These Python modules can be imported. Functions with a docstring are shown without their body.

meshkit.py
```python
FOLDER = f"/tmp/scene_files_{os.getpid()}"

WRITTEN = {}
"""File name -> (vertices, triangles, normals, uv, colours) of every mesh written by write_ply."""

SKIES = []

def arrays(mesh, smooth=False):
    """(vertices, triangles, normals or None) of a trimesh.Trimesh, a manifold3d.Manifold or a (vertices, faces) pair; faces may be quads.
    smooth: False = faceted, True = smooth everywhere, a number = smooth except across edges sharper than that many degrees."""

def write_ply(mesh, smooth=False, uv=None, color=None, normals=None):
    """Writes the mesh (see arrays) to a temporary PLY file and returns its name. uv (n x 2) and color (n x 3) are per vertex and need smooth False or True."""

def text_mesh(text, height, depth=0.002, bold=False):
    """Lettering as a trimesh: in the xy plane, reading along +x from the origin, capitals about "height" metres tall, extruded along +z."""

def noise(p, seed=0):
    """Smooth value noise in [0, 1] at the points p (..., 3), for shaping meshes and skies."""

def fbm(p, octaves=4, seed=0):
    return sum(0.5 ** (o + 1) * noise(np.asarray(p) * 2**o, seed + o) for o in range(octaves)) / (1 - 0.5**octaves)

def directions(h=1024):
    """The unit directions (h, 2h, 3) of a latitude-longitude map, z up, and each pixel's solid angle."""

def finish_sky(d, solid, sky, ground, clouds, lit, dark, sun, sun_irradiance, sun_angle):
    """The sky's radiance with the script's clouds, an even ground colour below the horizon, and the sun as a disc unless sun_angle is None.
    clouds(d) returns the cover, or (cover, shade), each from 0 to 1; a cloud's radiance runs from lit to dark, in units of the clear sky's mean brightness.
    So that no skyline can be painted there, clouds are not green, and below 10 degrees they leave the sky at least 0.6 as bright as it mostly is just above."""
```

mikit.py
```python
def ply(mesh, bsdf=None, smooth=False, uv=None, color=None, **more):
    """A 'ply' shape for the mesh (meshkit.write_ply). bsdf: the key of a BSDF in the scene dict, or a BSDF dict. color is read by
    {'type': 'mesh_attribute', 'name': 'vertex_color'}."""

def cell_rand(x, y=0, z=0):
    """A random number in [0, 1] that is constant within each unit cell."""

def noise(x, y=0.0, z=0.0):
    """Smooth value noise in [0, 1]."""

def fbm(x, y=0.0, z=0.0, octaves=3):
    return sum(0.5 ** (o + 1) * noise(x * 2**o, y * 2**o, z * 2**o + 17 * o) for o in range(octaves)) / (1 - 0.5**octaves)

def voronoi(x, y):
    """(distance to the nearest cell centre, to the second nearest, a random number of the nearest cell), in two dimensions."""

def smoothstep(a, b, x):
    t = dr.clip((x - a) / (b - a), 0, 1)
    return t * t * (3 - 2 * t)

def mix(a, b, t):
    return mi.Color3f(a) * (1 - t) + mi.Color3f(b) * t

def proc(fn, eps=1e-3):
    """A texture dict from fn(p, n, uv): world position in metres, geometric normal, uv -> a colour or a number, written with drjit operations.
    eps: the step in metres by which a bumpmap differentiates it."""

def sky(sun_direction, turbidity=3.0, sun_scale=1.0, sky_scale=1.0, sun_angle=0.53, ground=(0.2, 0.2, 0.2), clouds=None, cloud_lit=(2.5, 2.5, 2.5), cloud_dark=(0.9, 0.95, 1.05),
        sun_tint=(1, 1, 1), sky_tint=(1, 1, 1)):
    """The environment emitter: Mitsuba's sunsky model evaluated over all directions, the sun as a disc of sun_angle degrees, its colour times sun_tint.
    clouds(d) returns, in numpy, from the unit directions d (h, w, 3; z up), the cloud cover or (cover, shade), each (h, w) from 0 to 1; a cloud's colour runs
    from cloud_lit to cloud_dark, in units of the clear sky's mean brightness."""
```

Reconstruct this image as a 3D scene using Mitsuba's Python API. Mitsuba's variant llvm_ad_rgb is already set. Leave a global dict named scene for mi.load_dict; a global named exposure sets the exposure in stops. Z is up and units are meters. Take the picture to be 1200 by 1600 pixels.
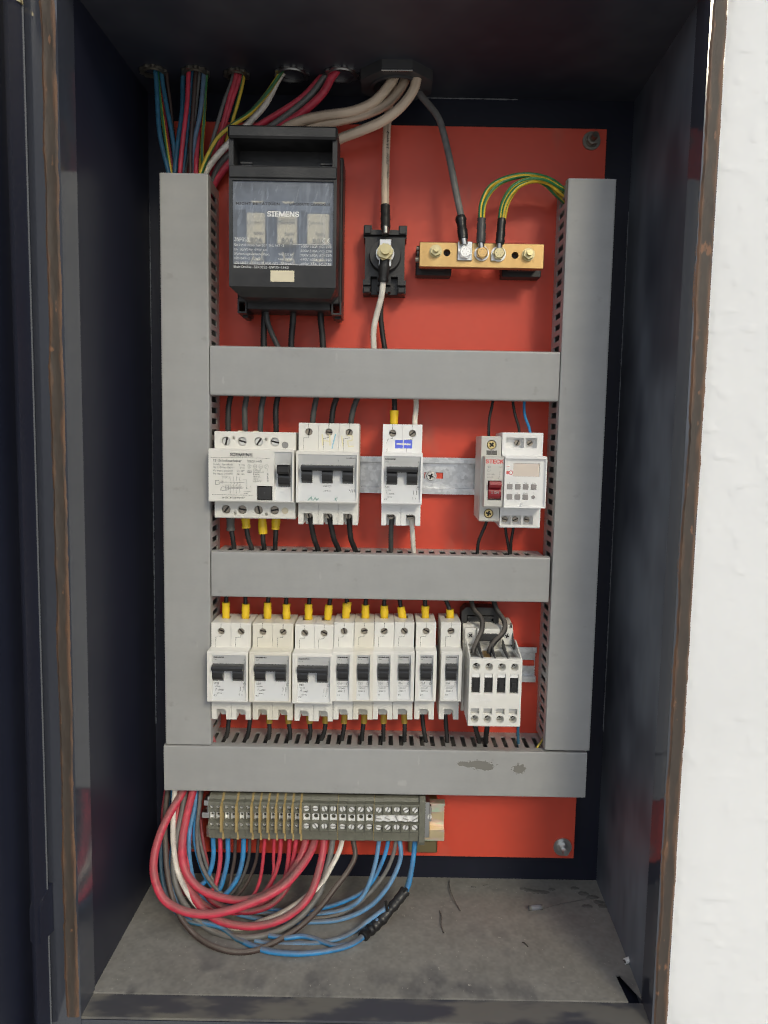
import math, random
import numpy as np, trimesh, manifold3d as m3, shapely.geometry as sg
from shapely.ops import unary_union
import drjit as dr, mitsuba as mi
import mikit, meshkit
from mikit import proc, noise, fbm, smoothstep, mix

random.seed(7); np.random.seed(7)
T = mi.ScalarTransform4f
scene, labels = {}, {}

# ---------------------------------------------------------------- camera, sky, exposure
_p, _y, _r = math.radians(5.8568), math.radians(0.0683), math.radians(1.0464)
_f = np.array([math.sin(_y) * math.cos(_p), math.cos(_y) * math.cos(_p), -math.sin(_p)])
_rt = np.array([math.cos(_y), -math.sin(_y), 0.0])
_dn = np.cross(_f, _rt)
_up = -(math.cos(_r) * _dn + math.sin(_r) * _rt)
CAM = np.array([0.0, -0.74, 0.0])
scene['camera'] = {'type': 'perspective', 'fov': 2 * math.degrees(math.atan(600 / 1200)), 'fov_axis': 'x', 'near_clip': 0.01, 'far_clip': 100.0,
                   'to_world': T().look_at(origin=CAM.tolist(), target=(CAM + _f).tolist(), up=_up.tolist())}
scene['sky'] = mikit.sky((0.42, -1.0, 0.62), turbidity=3, ground=(0.42, 0.41, 0.39), sun_scale=0.26, sun_angle=15, clouds=lambda d: 1.0,
                         cloud_lit=(2.16, 2.28, 2.46), sun_tint=(0.86, 0.98, 1.11))
exposure = 2.3

# ---------------------------------------------------------------- materials
def pr(base, rough=0.5, metallic=0.0, spec=0.5, **k):
    b = base if isinstance(base, dict) else {'type': 'rgb', 'value': list(base)}
    return {'type': 'twosided', 'bsdf': {'type': 'principled', 'base_color': b, 'roughness': rough, 'metallic': metallic, 'specular': spec, **k}}

def bump(b, fn, scale=1.0, eps=4e-4):
    return {'type': 'bumpmap', 'arbitrary': proc(fn, eps), 'scale': scale, 'bsdf': b}

def navy(amount, tint=(0.105, 0.108, 0.115)):
    def f(p, n, uv):
        a = fbm(p.x * 9, p.y * 9, p.z * 7, 4)
        b = fbm(p.x * 60, p.y * 60, p.z * 14, 3)
        s = noise(p.x * 900, p.y * 900, p.z * 900)
        d = amount * (0.35 + 1.1 * smoothstep(0.3, 0.75, a)) * (0.7 + 0.6 * b) + 0.25 * smoothstep(0.955, 0.99, s)
        return mix((0.011, 0.013, 0.026), tint, dr.clip(d, 0, 1))
    return f

def floor_dust(p, n, uv):
    a = fbm(p.x * 11, p.y * 11, 3.0, 4)
    b = fbm(p.x * 42 + 5, p.y * 42, 9.0, 4)
    c = noise(p.x * 420, p.y * 420, 1.0)
    e = fbm(p.x * 70, p.y * 38, 4.0, 4)
    front = smoothstep(-0.095, -0.152, p.y)
    bare = smoothstep(0.60, 0.76, a * 0.62 + b * 0.46) * 0.28 + front * smoothstep(0.47, 0.72, e * 0.6 + b * 0.4) * 0.5
    g = noise(p.x * 190, p.y * 190, 6.0)
    col = mix((0.160, 0.155, 0.144), (0.285, 0.277, 0.260), b * 0.55 + c * 0.28 + g * 0.22)
    col = mix(col, (0.042, 0.043, 0.056), dr.clip(bare, 0, 0.9))
    return mix(col, (0.45, 0.43, 0.38), smoothstep(0.955, 0.985, noise(p.x * 430, p.y * 430, 8.0)) * 0.7)

def lip_dust(p, n, uv):
    b = fbm(p.x * 25, p.y * 60, 2.0, 4)
    return mix((0.045, 0.047, 0.062), (0.13, 0.125, 0.115), smoothstep(0.38, 0.66, b) * 0.9 + 0.5 * smoothstep(0.05, -0.2, p.x) * b)

def plate_red(p, n, uv):
    a = fbm(p.x * 7, p.z * 7, 2.0, 3)
    b = noise(p.x * 300, p.z * 300, 2.0)
    return mix(mix((0.65, 0.062, 0.032), (0.61, 0.092, 0.058), a * 0.8 + b * 0.15), (0.42, 0.16, 0.12), 0.5 * smoothstep(0.66, 0.86, fbm(p.x * 30, p.z * 9, 6.0, 4)))

def duct_grey(p, n, uv):
    a = fbm(p.x * 13, p.y * 13, p.z * 13, 4)
    b = noise(p.x * 700, p.y * 700, p.z * 700)
    s = fbm(p.x * 26, p.y * 60, p.z * 130, 3) * 0.5 + fbm(p.x * 130, p.y * 60, p.z * 22, 3) * 0.5
    c = mix((0.285, 0.288, 0.288), (0.365, 0.367, 0.365), a * 0.75 + b * 0.12 + (s - 0.5) * 0.5)
    c = mix(c, (0.22, 0.215, 0.205), 0.40 * smoothstep(0.70, 0.84, fbm(p.x * 75, p.y * 75, p.z * 75, 4)))
    return mix(c, (0.46, 0.46, 0.45), 0.6 * smoothstep(0.93, 0.97, noise(p.x * 160, p.y * 160, p.z * 46)) * smoothstep(0.5, 0.7, a))

def zinc(p, n, uv):
    a, b, c = mikit.voronoi(p.x * 330, p.z * 330)
    return mix((0.42, 0.43, 0.435), (0.78, 0.79, 0.80), c * 0.5 + fbm(p.x * 160, p.z * 160, 1.0, 3) * 0.45)

def chromate(p, n, uv):
    a = fbm(p.x * 60, p.y * 60, p.z * 130, 3)
    return mix(mix((0.70, 0.58, 0.36), (0.74, 0.58, 0.50), smoothstep(0.35, 0.55, a)), (0.55, 0.68, 0.52), smoothstep(0.54, 0.68, a))

def brass_col(p, n, uv):
    a = fbm(p.x * 90, p.z * 25, 3.0, 4)
    return mix((0.44, 0.27, 0.105), (0.60, 0.41, 0.18), a)

def rust_glue(p, n, uv):
    a = fbm(p.x * 130, p.y * 60, p.z * 13, 4)
    b = fbm(p.x * 300, p.y * 200, p.z * 60, 3)
    xc = dr.select(p.x > 0, 0.2254, -0.2374)
    t = dr.abs(p.x - xc) / 0.0055 + (b - 0.5) * 0.9
    c = mix((0.052, 0.040, 0.032), (0.135, 0.072, 0.042), smoothstep(0.35, 1.05, t + (a - 0.5) * 0.8))
    return mix(c, (0.24, 0.115, 0.06), smoothstep(0.68, 0.82, fbm(p.x * 220, p.y * 120, p.z * 90, 4)) * 0.7)

def plaster(p, n, uv):
    a = fbm(p.x * 14, p.z * 14, 1.0, 4)
    return mix((0.70, 0.705, 0.71), (0.76, 0.765, 0.77), a)

def plaster_h(p, n, uv):
    return 0.00028 * fbm(p.x * 110, p.z * 110, 5.0, 4) + 0.0005 * smoothstep(0.68, 0.88, noise(p.x * 150, p.z * 150, 3.0)) + 0.00012 * noise(p.x * 700, p.z * 700, 1.0)

def smudge_sky_haze(p, n, uv):  # smears and scratches, plus sky reflection painted as haze, stronger higher up
    a = fbm(p.x * 60, p.z * 60, 3.0, 4)
    b = fbm(p.x * 300, p.z * 40, 8.0, 3)
    return dr.clip(0.16 + 0.12 * a + 0.16 * smoothstep(0.15, 0.205, p.z) * a + 0.10 * smoothstep(0.66, 0.72, fbm(p.x * 25 + p.z * 70, p.x * 500 - p.z * 120, 2.0, 3)) + 0.10 * smoothstep(0.55, 0.8, b), 0, 1)

def cream_col(p, n, uv):
    a = fbm(p.x * 45, p.y * 45, p.z * 45, 3)
    return mix((0.67, 0.66, 0.615), (0.73, 0.72, 0.685), a)

def cream_old(p, n, uv):
    return cream_col(p, n, uv) * mi.Color3f(0.95, 0.925, 0.86)

def cream_grey(p, n, uv):
    return cream_col(p, n, uv) * mi.Color3f(0.93, 0.935, 0.945)

def top_dust(p, n, uv):
    a = fbm(p.x * 55, p.y * 55, p.z * 55, 3)
    return dr.clip(smoothstep(0.05, 0.95, n.z) * (0.34 + 0.7 * a) + 0.12 * smoothstep(0.45, 0.7, a), 0, 0.8)

def terminal_col(p, n, uv):
    a = fbm(p.x * 120, p.y * 120, p.z * 120, 3)
    return mix((0.125, 0.125, 0.098), (0.165, 0.165, 0.135), a)

def black_col(p, n, uv):
    a = fbm(p.x * 40, p.y * 40, p.z * 40, 3)
    return mix((0.010, 0.010, 0.011), (0.026, 0.0255, 0.026), smoothstep(0.35, 0.75, a))

MATS = {
    'navy_paint': pr(proc(navy(0.035, (0.10, 0.106, 0.122))), 0.36, spec=0.42),
    'navy_ceiling': pr(proc(navy(0.34, (0.12, 0.124, 0.135))), 0.5, spec=0.4),
    'navy_dust_glare': pr(proc(navy(0.66, (0.142, 0.162, 0.193))), 0.44, spec=0.45),  # right wall: lens glare painted in as a paler, bluer coat of dust
    'navy_gloss': pr((0.040, 0.044, 0.058), 0.1, spec=1.0),
    'navy_lip': pr(proc(lip_dust), 0.55, spec=0.5),
    'floor_dusty': bump(pr(proc(floor_dust), 0.85, spec=0.2), lambda p, n, uv: 0.0006 * fbm(p.x * 160, p.y * 160, 1.0, 3), 1.0),
    'plate_paint': pr(proc(plate_red), 0.42, spec=0.35),
    'duct_pvc': bump(pr(proc(duct_grey), 0.34, spec=0.5), lambda p, n, uv: 0.0011 * fbm(p.x * 15, p.y * 15, p.z * 15, 2) + 0.00003 * noise(p.x * 900, p.y * 900, p.z * 900), 1.0, 1e-3),
    'duct_inner': pr((0.17, 0.165, 0.16), 0.5),
    'cream_plastic': pr(proc(cream_col), 0.38, spec=0.5),
    'cream_old': pr(proc(cream_old), 0.4, spec=0.5),
    'cream_grey': pr(proc(cream_grey), 0.36, spec=0.5),
    'white_plastic': pr((0.77, 0.77, 0.765), 0.36, spec=0.5),
    'grey_white_plastic': pr((0.53, 0.52, 0.485), 0.4, spec=0.5),
    'silver_panel': pr((0.60, 0.61, 0.615), 0.2, spec=0.6),
    'black_plastic': pr(proc(black_col), 0.4, spec=0.5),
    'black_gloss': pr((0.012, 0.012, 0.013), 0.22, spec=0.6),
    'dark_grey_plastic': pr((0.055, 0.055, 0.058), 0.45),
    'steel': pr((0.56, 0.56, 0.55), 0.32, 1.0),
    'dull_screw': pr((0.22, 0.20, 0.17), 0.4, 0.85),
    'screw_metal': pr({'type': 'mesh_attribute', 'name': 'vertex_color'}, 0.36, 0.45),
    'zinc_screw': pr((0.90, 0.90, 0.885), 0.34, 0.3),
    'zinc_rail': pr(proc(zinc), 0.36, 0.9),
    'chromate_rail': pr(proc(chromate), 0.33, 0.55),
    'gold_zinc': pr((0.50, 0.43, 0.24), 0.3, 0.95),
    'brass': pr(proc(brass_col), 0.36, 0.85),
    'terminal_plastic': pr(proc(terminal_col), 0.5),
    'ochre_plate': pr((0.36, 0.265, 0.11), 0.5),
    'yellow_tape': pr((0.80, 0.54, 0.025), 0.42),
    'label_cream': pr((0.66, 0.60, 0.44), 0.5),
    'ink_black': pr((0.025, 0.025, 0.028), 0.6),
    'ink_grey': pr((0.25, 0.25, 0.25), 0.6),
    'ink_white': pr((0.72, 0.72, 0.72), 0.5),
    'ink_red': pr((0.62, 0.05, 0.05), 0.5),
    'ink_blue': pr((0.05, 0.08, 0.45), 0.4),
    'felt_yellow': pr((0.70, 0.65, 0.42), 0.6),
    'felt_blue': pr((0.12, 0.42, 0.62), 0.6),
    'felt_green': pr((0.16, 0.34, 0.30), 0.6),
    'red_plastic': pr((0.27, 0.02, 0.028), 0.28),
    'lcd_glass': pr((0.66, 0.575, 0.50), 0.15),
    'grey_key': pr((0.24, 0.22, 0.215), 0.5),
    'fuse_sky_tint': pr((0.13, 0.165, 0.235), 0.35),  # blue of the sky reflected in the window, put into this base colour
    'hologram': pr((0.14, 0.18, 0.74), 0.18, 0.3),
    'rust_seal': bump(pr(proc(rust_glue), 0.6), lambda p, n, uv: 0.0012 * fbm(p.x * 160, p.y * 160, p.z * 40, 3), 1.0),
    'plaster': bump(pr(proc(plaster), 0.9, spec=0.2), plaster_h, 1.0, 8e-4),
    'weld': pr((0.18, 0.19, 0.21), 0.35, 0.3),
    'smear': pr((0.185, 0.18, 0.165), 0.6),
    'ochre_tape': pr((0.46, 0.29, 0.035), 0.5),
    'grime': pr((0.115, 0.112, 0.105), 0.7),
    'clear_window': {'type': 'blendbsdf', 'weight': proc(smudge_sky_haze), 'a': {'type': 'thindielectric'}, 'b': pr((0.46, 0.51, 0.60), 0.45)},  # bluish layer paints the reflected sky over the clear pane
    'clear_lid': {'type': 'thindielectric'},
    'wire_skin': {'type': 'blendbsdf', 'weight': proc(top_dust),
                  'a': pr({'type': 'mesh_attribute', 'name': 'vertex_color'}, 0.42, spec=0.45), 'b': pr((0.17, 0.15, 0.135), 0.8, spec=0.2)},
    'wire_clean': pr({'type': 'mesh_attribute', 'name': 'vertex_color'}, 0.4, spec=0.45),
}
scene.update(MATS)

# ---------------------------------------------------------------- mesh helpers, all in millimetres; d = distance in front of the mounting plate
def swap(mesh, cols, signs, flip):
    v = np.asarray(mesh.vertices)[:, cols] * np.array(signs, float)
    f = np.asarray(mesh.faces)
    return trimesh.Trimesh(v, f[:, ::-1] if flip else f, process=False)

def prism(poly, axis, lo, hi):
    """Extrudes a 2D shape: axis 'y' takes (x, z), 'x' takes (d, z), 'z' takes (x, d)."""
    if not hasattr(poly, 'exterior') and not hasattr(poly, 'geoms'):
        poly = sg.Polygon(poly)
    parts = []
    for g in getattr(poly, 'geoms', [poly]):
        m = trimesh.creation.extrude_polygon(sg.polygon.orient(g), hi - lo, engine='earcut')
        m.apply_translation([0, 0, lo])
        parts.append(m)
    m = cat(parts)
    return {'y': lambda: swap(m, [0, 2, 1], [1, -1, 1], False), 'x': lambda: swap(m, [2, 0, 1], [1, -1, 1], True),
            'z': lambda: swap(m, [0, 1, 2], [1, -1, 1], True)}[axis]()

def cat(ms):
    ms = list(ms)
    return ms[0] if len(ms) == 1 else trimesh.util.concatenate(ms)

def box(x0, x1, d0, d1, z0, z1, c=0.0):
    x0, x1, d0, d1, z0, z1 = min(x0, x1), max(x0, x1), min(d0, d1), max(d0, d1), min(z0, z1), max(z0, z1)
    if c <= 0:
        m = trimesh.creation.box([x1 - x0, d1 - d0, z1 - z0])
        m.apply_translation([(x0 + x1) / 2, -(d0 + d1) / 2, (z0 + z1) / 2])
        return m
    P = []
    for X, sx in ((x0, 1), (x1, -1)):
        for Y, sy in ((-d1, 1), (-d0, -1)):
            for Zz, sz in ((z0, 1), (z1, -1)):
                P += [(X + sx * c, Y + sy * c, Zz), (X + sx * c, Y, Zz + sz * c), (X, Y + sy * c, Zz + sz * c)]
    return trimesh.Trimesh(*hull(P), process=False)

def hull(P):
    h = trimesh.convex.convex_hull(np.array(P, float))
    return np.array(h.vertices), np.array(h.faces)

def hexa(a, b):
    """A closed solid between the quads a and b (same winding)."""
    return trimesh.Trimesh(*hull(list(a) + list(b)), process=False)

def cyl(x, z, r, d0, d1, n=24, r2=None):
    t = np.arange(n) * 2 * np.pi / n
    poly = sg.Polygon(np.stack([x + r * np.cos(t), z + r * np.sin(t)], 1))
    m = prism(poly, 'y', d0, d1)
    if r2 is not None:
        v = np.array(m.vertices); front = v[:, 1] < -(d0 + d1) / 2
        v[front, 0] = x + (v[front, 0] - x) * r2 / r; v[front, 2] = z + (v[front, 2] - z) * r2 / r
        m = trimesh.Trimesh(v, m.faces, process=False)
    return m

def rod(a, b, r, n=16):
    a, b = np.array(a, float), np.array(b, float)
    m = trimesh.creation.cylinder(r, segment=[a, b], sections=n)
    return m

def MF(m):
    m = m.copy(); m.merge_vertices(digits_vertex=5)
    return m3.Manifold(m3.Mesh(np.asarray(m.vertices, np.float32), np.asarray(m.faces, np.uint32)))

def TM(M):
    k = M.to_mesh()
    return trimesh.Trimesh(np.asarray(k.vert_properties[:, :3], float), np.asarray(k.tri_verts), process=False)

def cut(a, cutters):
    M = MF(a)
    for c in cutters:
        M = M - MF(c)
    return TM(M)

def rrect(x0, x1, z0, z1, r, n=4):
    return sg.box(x0 + r, z0 + r, x1 - r, z1 - r).buffer(r, quad_segs=n)

def hexring(x, z, r, rot=0.0):
    t = np.arange(6) * np.pi / 3 + rot
    return sg.Polygon(np.stack([x + r * np.cos(t), z + r * np.sin(t)], 1))

def heavy(*a, **k):
    m = txt(*a, **k); n = m.copy(); n.apply_translation([0.2, -0.012, 0.1]); return cat([m, n])

def txt(s, x, z, h, d, bold=True, align='l', up=0.07, width=None):
    m = meshkit.text_mesh(s, h, 0.1, bold)
    v = np.array(m.vertices)
    w = v[:, 0].max() - v[:, 0].min()
    v[:, 0] -= v[:, 0].min()
    if width:
        v[:, 0] *= width / w; w = width
    off = {'l': 0, 'c': -w / 2, 'r': -w}[align]
    out = np.stack([x + off + v[:, 0], -(d + up * (v[:, 2] > 0.05) - 0.02 * (v[:, 2] <= 0.05)), z + v[:, 1]], 1)
    return trimesh.Trimesh(out, m.faces, process=False)

def line(pts, w, d, up=0.06):
    g = sg.LineString(pts).buffer(max(w, 0.3) / 2, cap_style='flat', join_style='mitre')
    return prism(g, 'y', d - 0.02, d + up)

def ring(x, z, r, w, d, up=0.06):
    g = sg.Point(x, z).buffer(r, quad_segs=6).difference(sg.Point(x, z).buffer(r - w, quad_segs=6))
    return prism(g, 'y', d - 0.02, d + up)

# ---------------------------------------------------------------- scene book-keeping
taken = {}
def numbered(name):
    n = taken.get(name, 0); taken[name] = n + 1
    return name if n == 0 else f'{name}_{n:03d}'

def ply(mesh, mat, smooth=False, color=None):
    m = trimesh.Trimesh(np.asarray(mesh.vertices) * 0.001, mesh.faces, process=False)
    return mikit.ply(m, mat, smooth=smooth, color=color)

def thing(name, label, cat_, group=None, kind=None):
    key = numbered(name)
    labels[key] = {'label': label, 'category': cat_}
    if group: labels[key]['group'] = group
    if kind: labels[key]['kind'] = kind
    return key

def part(parent, name, mesh, mat, smooth=False, label=None, color=None):
    key = numbered(parent + '__' + name)
    if isinstance(mesh, (list, tuple)): mesh = cat(mesh)
    scene[key] = ply(mesh, mat, smooth, color)
    if label: labels[key] = {'label': label}
    return key

def own(key, mesh, mat, smooth=False, color=None):
    if isinstance(mesh, (list, tuple)): mesh = cat(mesh)
    scene[key] = ply(mesh, mat, smooth, color)
    return key

_protos = {}
def proto(tag, make, mat, smooth=30):
    if tag not in _protos:
        _protos[tag] = ply(make(), mat, smooth)
    return _protos[tag]

def place(parent, name, pd, x, d, z, rot=0.0, label=None, kind=None):
    key = numbered(parent + '__' + name)
    scene[key] = {**pd, 'to_world': T().translate([x / 1000, -d / 1000, z / 1000]).rotate([0, 1, 0], rot)}
    if label: labels[key] = {'label': label}
    return key

def slotted(r, t=2.0):
    b = cyl(0, 0, r, -t, 0, 22, r * 0.92)
    return cut(b, [box(-r * 1.2, r * 1.2, -1.1, 0.5, -r * 0.2, r * 0.2)])

def phillips(r, t=2.0):
    b = cyl(0, 0, r, -t, 0, 22, r * 0.86)
    return cut(b, [box(-r * .6, r * .6, -1.1, 0.5, -r * 0.18, r * 0.18), box(-r * 0.18, r * 0.18, -1.1, 0.5, -r * .6, r * .6)])

def hexhead(r, t):
    a = prism(hexring(0, 0, r), 'y', -0.2, t * 0.85)
    b = cyl(0, 0, r * 0.86, t * 0.85, t, 24, r * 0.74)
    c = cyl(0, 0, r * 0.5, t, t + 0.12, 20)
    return cat([a, b, c])

SCREW = {'dull_screw': (0.30, 0.265, 0.22), 'steel': (0.60, 0.60, 0.58), 'zinc_screw': (0.86, 0.86, 0.84), 'gold_zinc': (0.66, 0.52, 0.24)}
def screw(parent, r, x, d, z, mat='dull_screw', kind='slot', rot=None, name='screw'):
    rot = random.uniform(0, 180) if rot is None else rot
    tag = (kind, round(r, 2), mat)
    if tag not in _protos:
        m = (slotted if kind == 'slot' else phillips)(r)
        m.unmerge_vertices()
        c = np.asarray(m.vertices)[np.asarray(m.faces)].mean(1)
        rad = np.hypot(c[:, 0], c[:, 2])
        inslot = (c[:, 1] > 0.08) & (rad < r * 0.93) & (c[:, 1] < 1.9)
        col = np.where(inslot[:, None], (0.36, 0.355, 0.345) if mat == 'zinc_screw' else (0.02, 0.018, 0.015), SCREW[mat])
        _protos[tag] = ply(m, 'screw_metal', False, np.repeat(col, 3, axis=0))
    pd = _protos[tag]
    return place(parent, name, pd, x, d, z, rot)

# ---------------------------------------------------------------- cables
COL = {'blue': (0.035, 0.235, 0.52), 'teal': (0.03, 0.13, 0.22), 'red': (0.56, 0.045, 0.08), 'darkred': (0.30, 0.03, 0.05), 'black': (0.018, 0.018, 0.019),
       'grey': (0.15, 0.15, 0.147), 'darkgrey': (0.065, 0.065, 0.065), 'white': (0.78, 0.735, 0.66), 'cream': (0.70, 0.55, 0.41), 'brown': (0.055, 0.036, 0.032),
       'green': (0.03, 0.16, 0.06), 'yellow': (0.66, 0.46, 0.04), 'bluegrey': (0.10, 0.17, 0.26), 'paleblue': (0.12, 0.30, 0.53)}

def spline(P, step=2.2):
    P = np.array(P, float)
    if len(P) == 2:
        P = np.array([P[0], P[0] * .5 + P[1] * .5, P[1]])
    Q = np.vstack([2 * P[0] - P[1], P, 2 * P[-1] - P[-2]])
    out = []
    for i in range(1, len(Q) - 2):
        p0, p1, p2, p3 = Q[i - 1:i + 3]
        t0 = 0; t1 = t0 + np.linalg.norm(p1 - p0) ** .5; t2 = t1 + np.linalg.norm(p2 - p1) ** .5; t3 = t2 + np.linalg.norm(p3 - p2) ** .5
        n = max(2, int(np.linalg.norm(p2 - p1) / step))
        t = np.linspace(t1, t2, n, endpoint=False)[:, None]
        A1 = (t1 - t) / (t1 - t0) * p0 + (t - t0) / (t1 - t0) * p1
        A2 = (t2 - t) / (t2 - t1) * p1 + (t - t1) / (t2 - t1) * p2
        A3 = (t3 - t) / (t3 - t2) * p2 + (t - t2) / (t3 - t2) * p3
        B1 = (t2 - t) / (t2 - t0) * A1 + (t - t0) / (t2 - t0) * A2
        B2 = (t3 - t) / (t3 - t1) * A2 + (t - t1) / (t3 - t1) * A3
        out.append((t2 - t) / (t2 - t1) * B1 + (t - t1) / (t2 - t1) * B2)
    out.append(P[-1:])
    return np.vstack(out)

def tube(C, r, n=14, twist=0.0, stripe=None, flat=1.0):
    """A closed tube along the points C; r a number or one per point. Returns (mesh, stripe index per vertex)."""
    C = np.asarray(C, float); k = len(C)
    r = np.broadcast_to(np.asarray(r, float), (k,))
    tan = np.gradient(C, axis=0); tan /= np.linalg.norm(tan, axis=1, keepdims=True) + 1e-12
    nrm = np.cross(tan[0], [0, 1, 0.02]); nrm /= np.linalg.norm(nrm)
    V = []; a = np.arange(n) * 2 * np.pi / n
    for i in range(k):
        nrm = nrm - tan[i] * (nrm @ tan[i]); nrm /= np.linalg.norm(nrm)
        b = np.cross(tan[i], nrm)
        ang = a + twist * i / k
        V.append(C[i] + r[i] * (np.cos(ang)[:, None] * nrm + flat * np.sin(ang)[:, None] * b))
    V = np.array(V)
    F = []
    i, j = np.meshgrid(np.arange(k - 1), np.arange(n), indexing='ij'); i, j = i.ravel(), j.ravel(); j2 = (j + 1) % n
    F = np.vstack([np.stack([i * n + j, i * n + j2, (i + 1) * n + j2], 1), np.stack([i * n + j, (i + 1) * n + j2, (i + 1) * n + j], 1)])
    v = V.reshape(-1, 3); base = len(v)
    caps = np.vstack([V[0], V[-1]])
    f0 = np.array([[base, base + q + 1, base + q] for q in range(1, n - 1)])
    f1 = np.array([[base + n, base + n + q, base + n + q + 1] for q in range(1, n - 1)])
    ids = np.concatenate([np.tile(np.arange(n), k), np.arange(n), np.arange(n)])
    m = trimesh.Trimesh(np.vstack([v, caps]), np.vstack([F, f0, f1]), process=False)
    if m.volume < 0:
        m = trimesh.Trimesh(m.vertices, m.faces[:, ::-1], process=False)
    return m, ids

def colours(ids, n, c, c2=None, vary=0.0):
    c = np.array(COL[c] if isinstance(c, str) else c)
    out = np.tile(c, (len(ids), 1))
    if c2 is not None:
        s = ((ids / n * 2) % 1.0) < 0.5        # two stripes of each colour round the skin
        out[s] = np.array(COL[c2])
    return out

def cable(name, label, col, r, pts, group=None, col2=None, twist=0.0, clean=False, jitter=0.4, cat_=None):
    key = thing(name, label, cat_ or name.split('_')[-1], group)
    C = spline(pts)
    if jitter and len(C) > 4:
        s = random.uniform(0, 100); u = np.arange(len(C)) * 0.05
        for ax in range(3):
            w = np.sin(u * 1.7 + s + ax * 2) * jitter + np.sin(u * 3.1 + s * 2 + ax) * jitter * 0.5
            C[:, ax] += w * np.sin(np.linspace(0, np.pi, len(C)))
    n = 16 if col2 else 14
    m, ids = tube(C, r, n, twist)
    cc = colours(ids, n, col, col2)
    v = np.asarray(m.vertices)
    if col == 'cream':
        al = np.minimum(np.arange(len(v)) // n, len(C) - 1) * 0.035
        g = np.clip((meshkit.fbm(np.stack([al + random.uniform(0, 50), 1.6 * np.cos(ids * 2 * np.pi / n), 1.6 * np.sin(ids * 2 * np.pi / n)], 1), 4) - 0.5) * 5.5, 0, 1)[:, None]
        cc = cc * (1 - 0.7 * g) + np.array([0.13, 0.10, 0.075]) * 0.7 * g
    else:
        g = np.clip((meshkit.fbm(v * .22 + random.uniform(0, 50), 3) - 0.5) * 3, -1, 1)[:, None]
        cc = cc * (1 + 0.22 * g)
    own(key, m, 'wire_clean' if clean else 'wire_skin', True, np.clip(cc, 0, 1))
    return key, C

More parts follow.
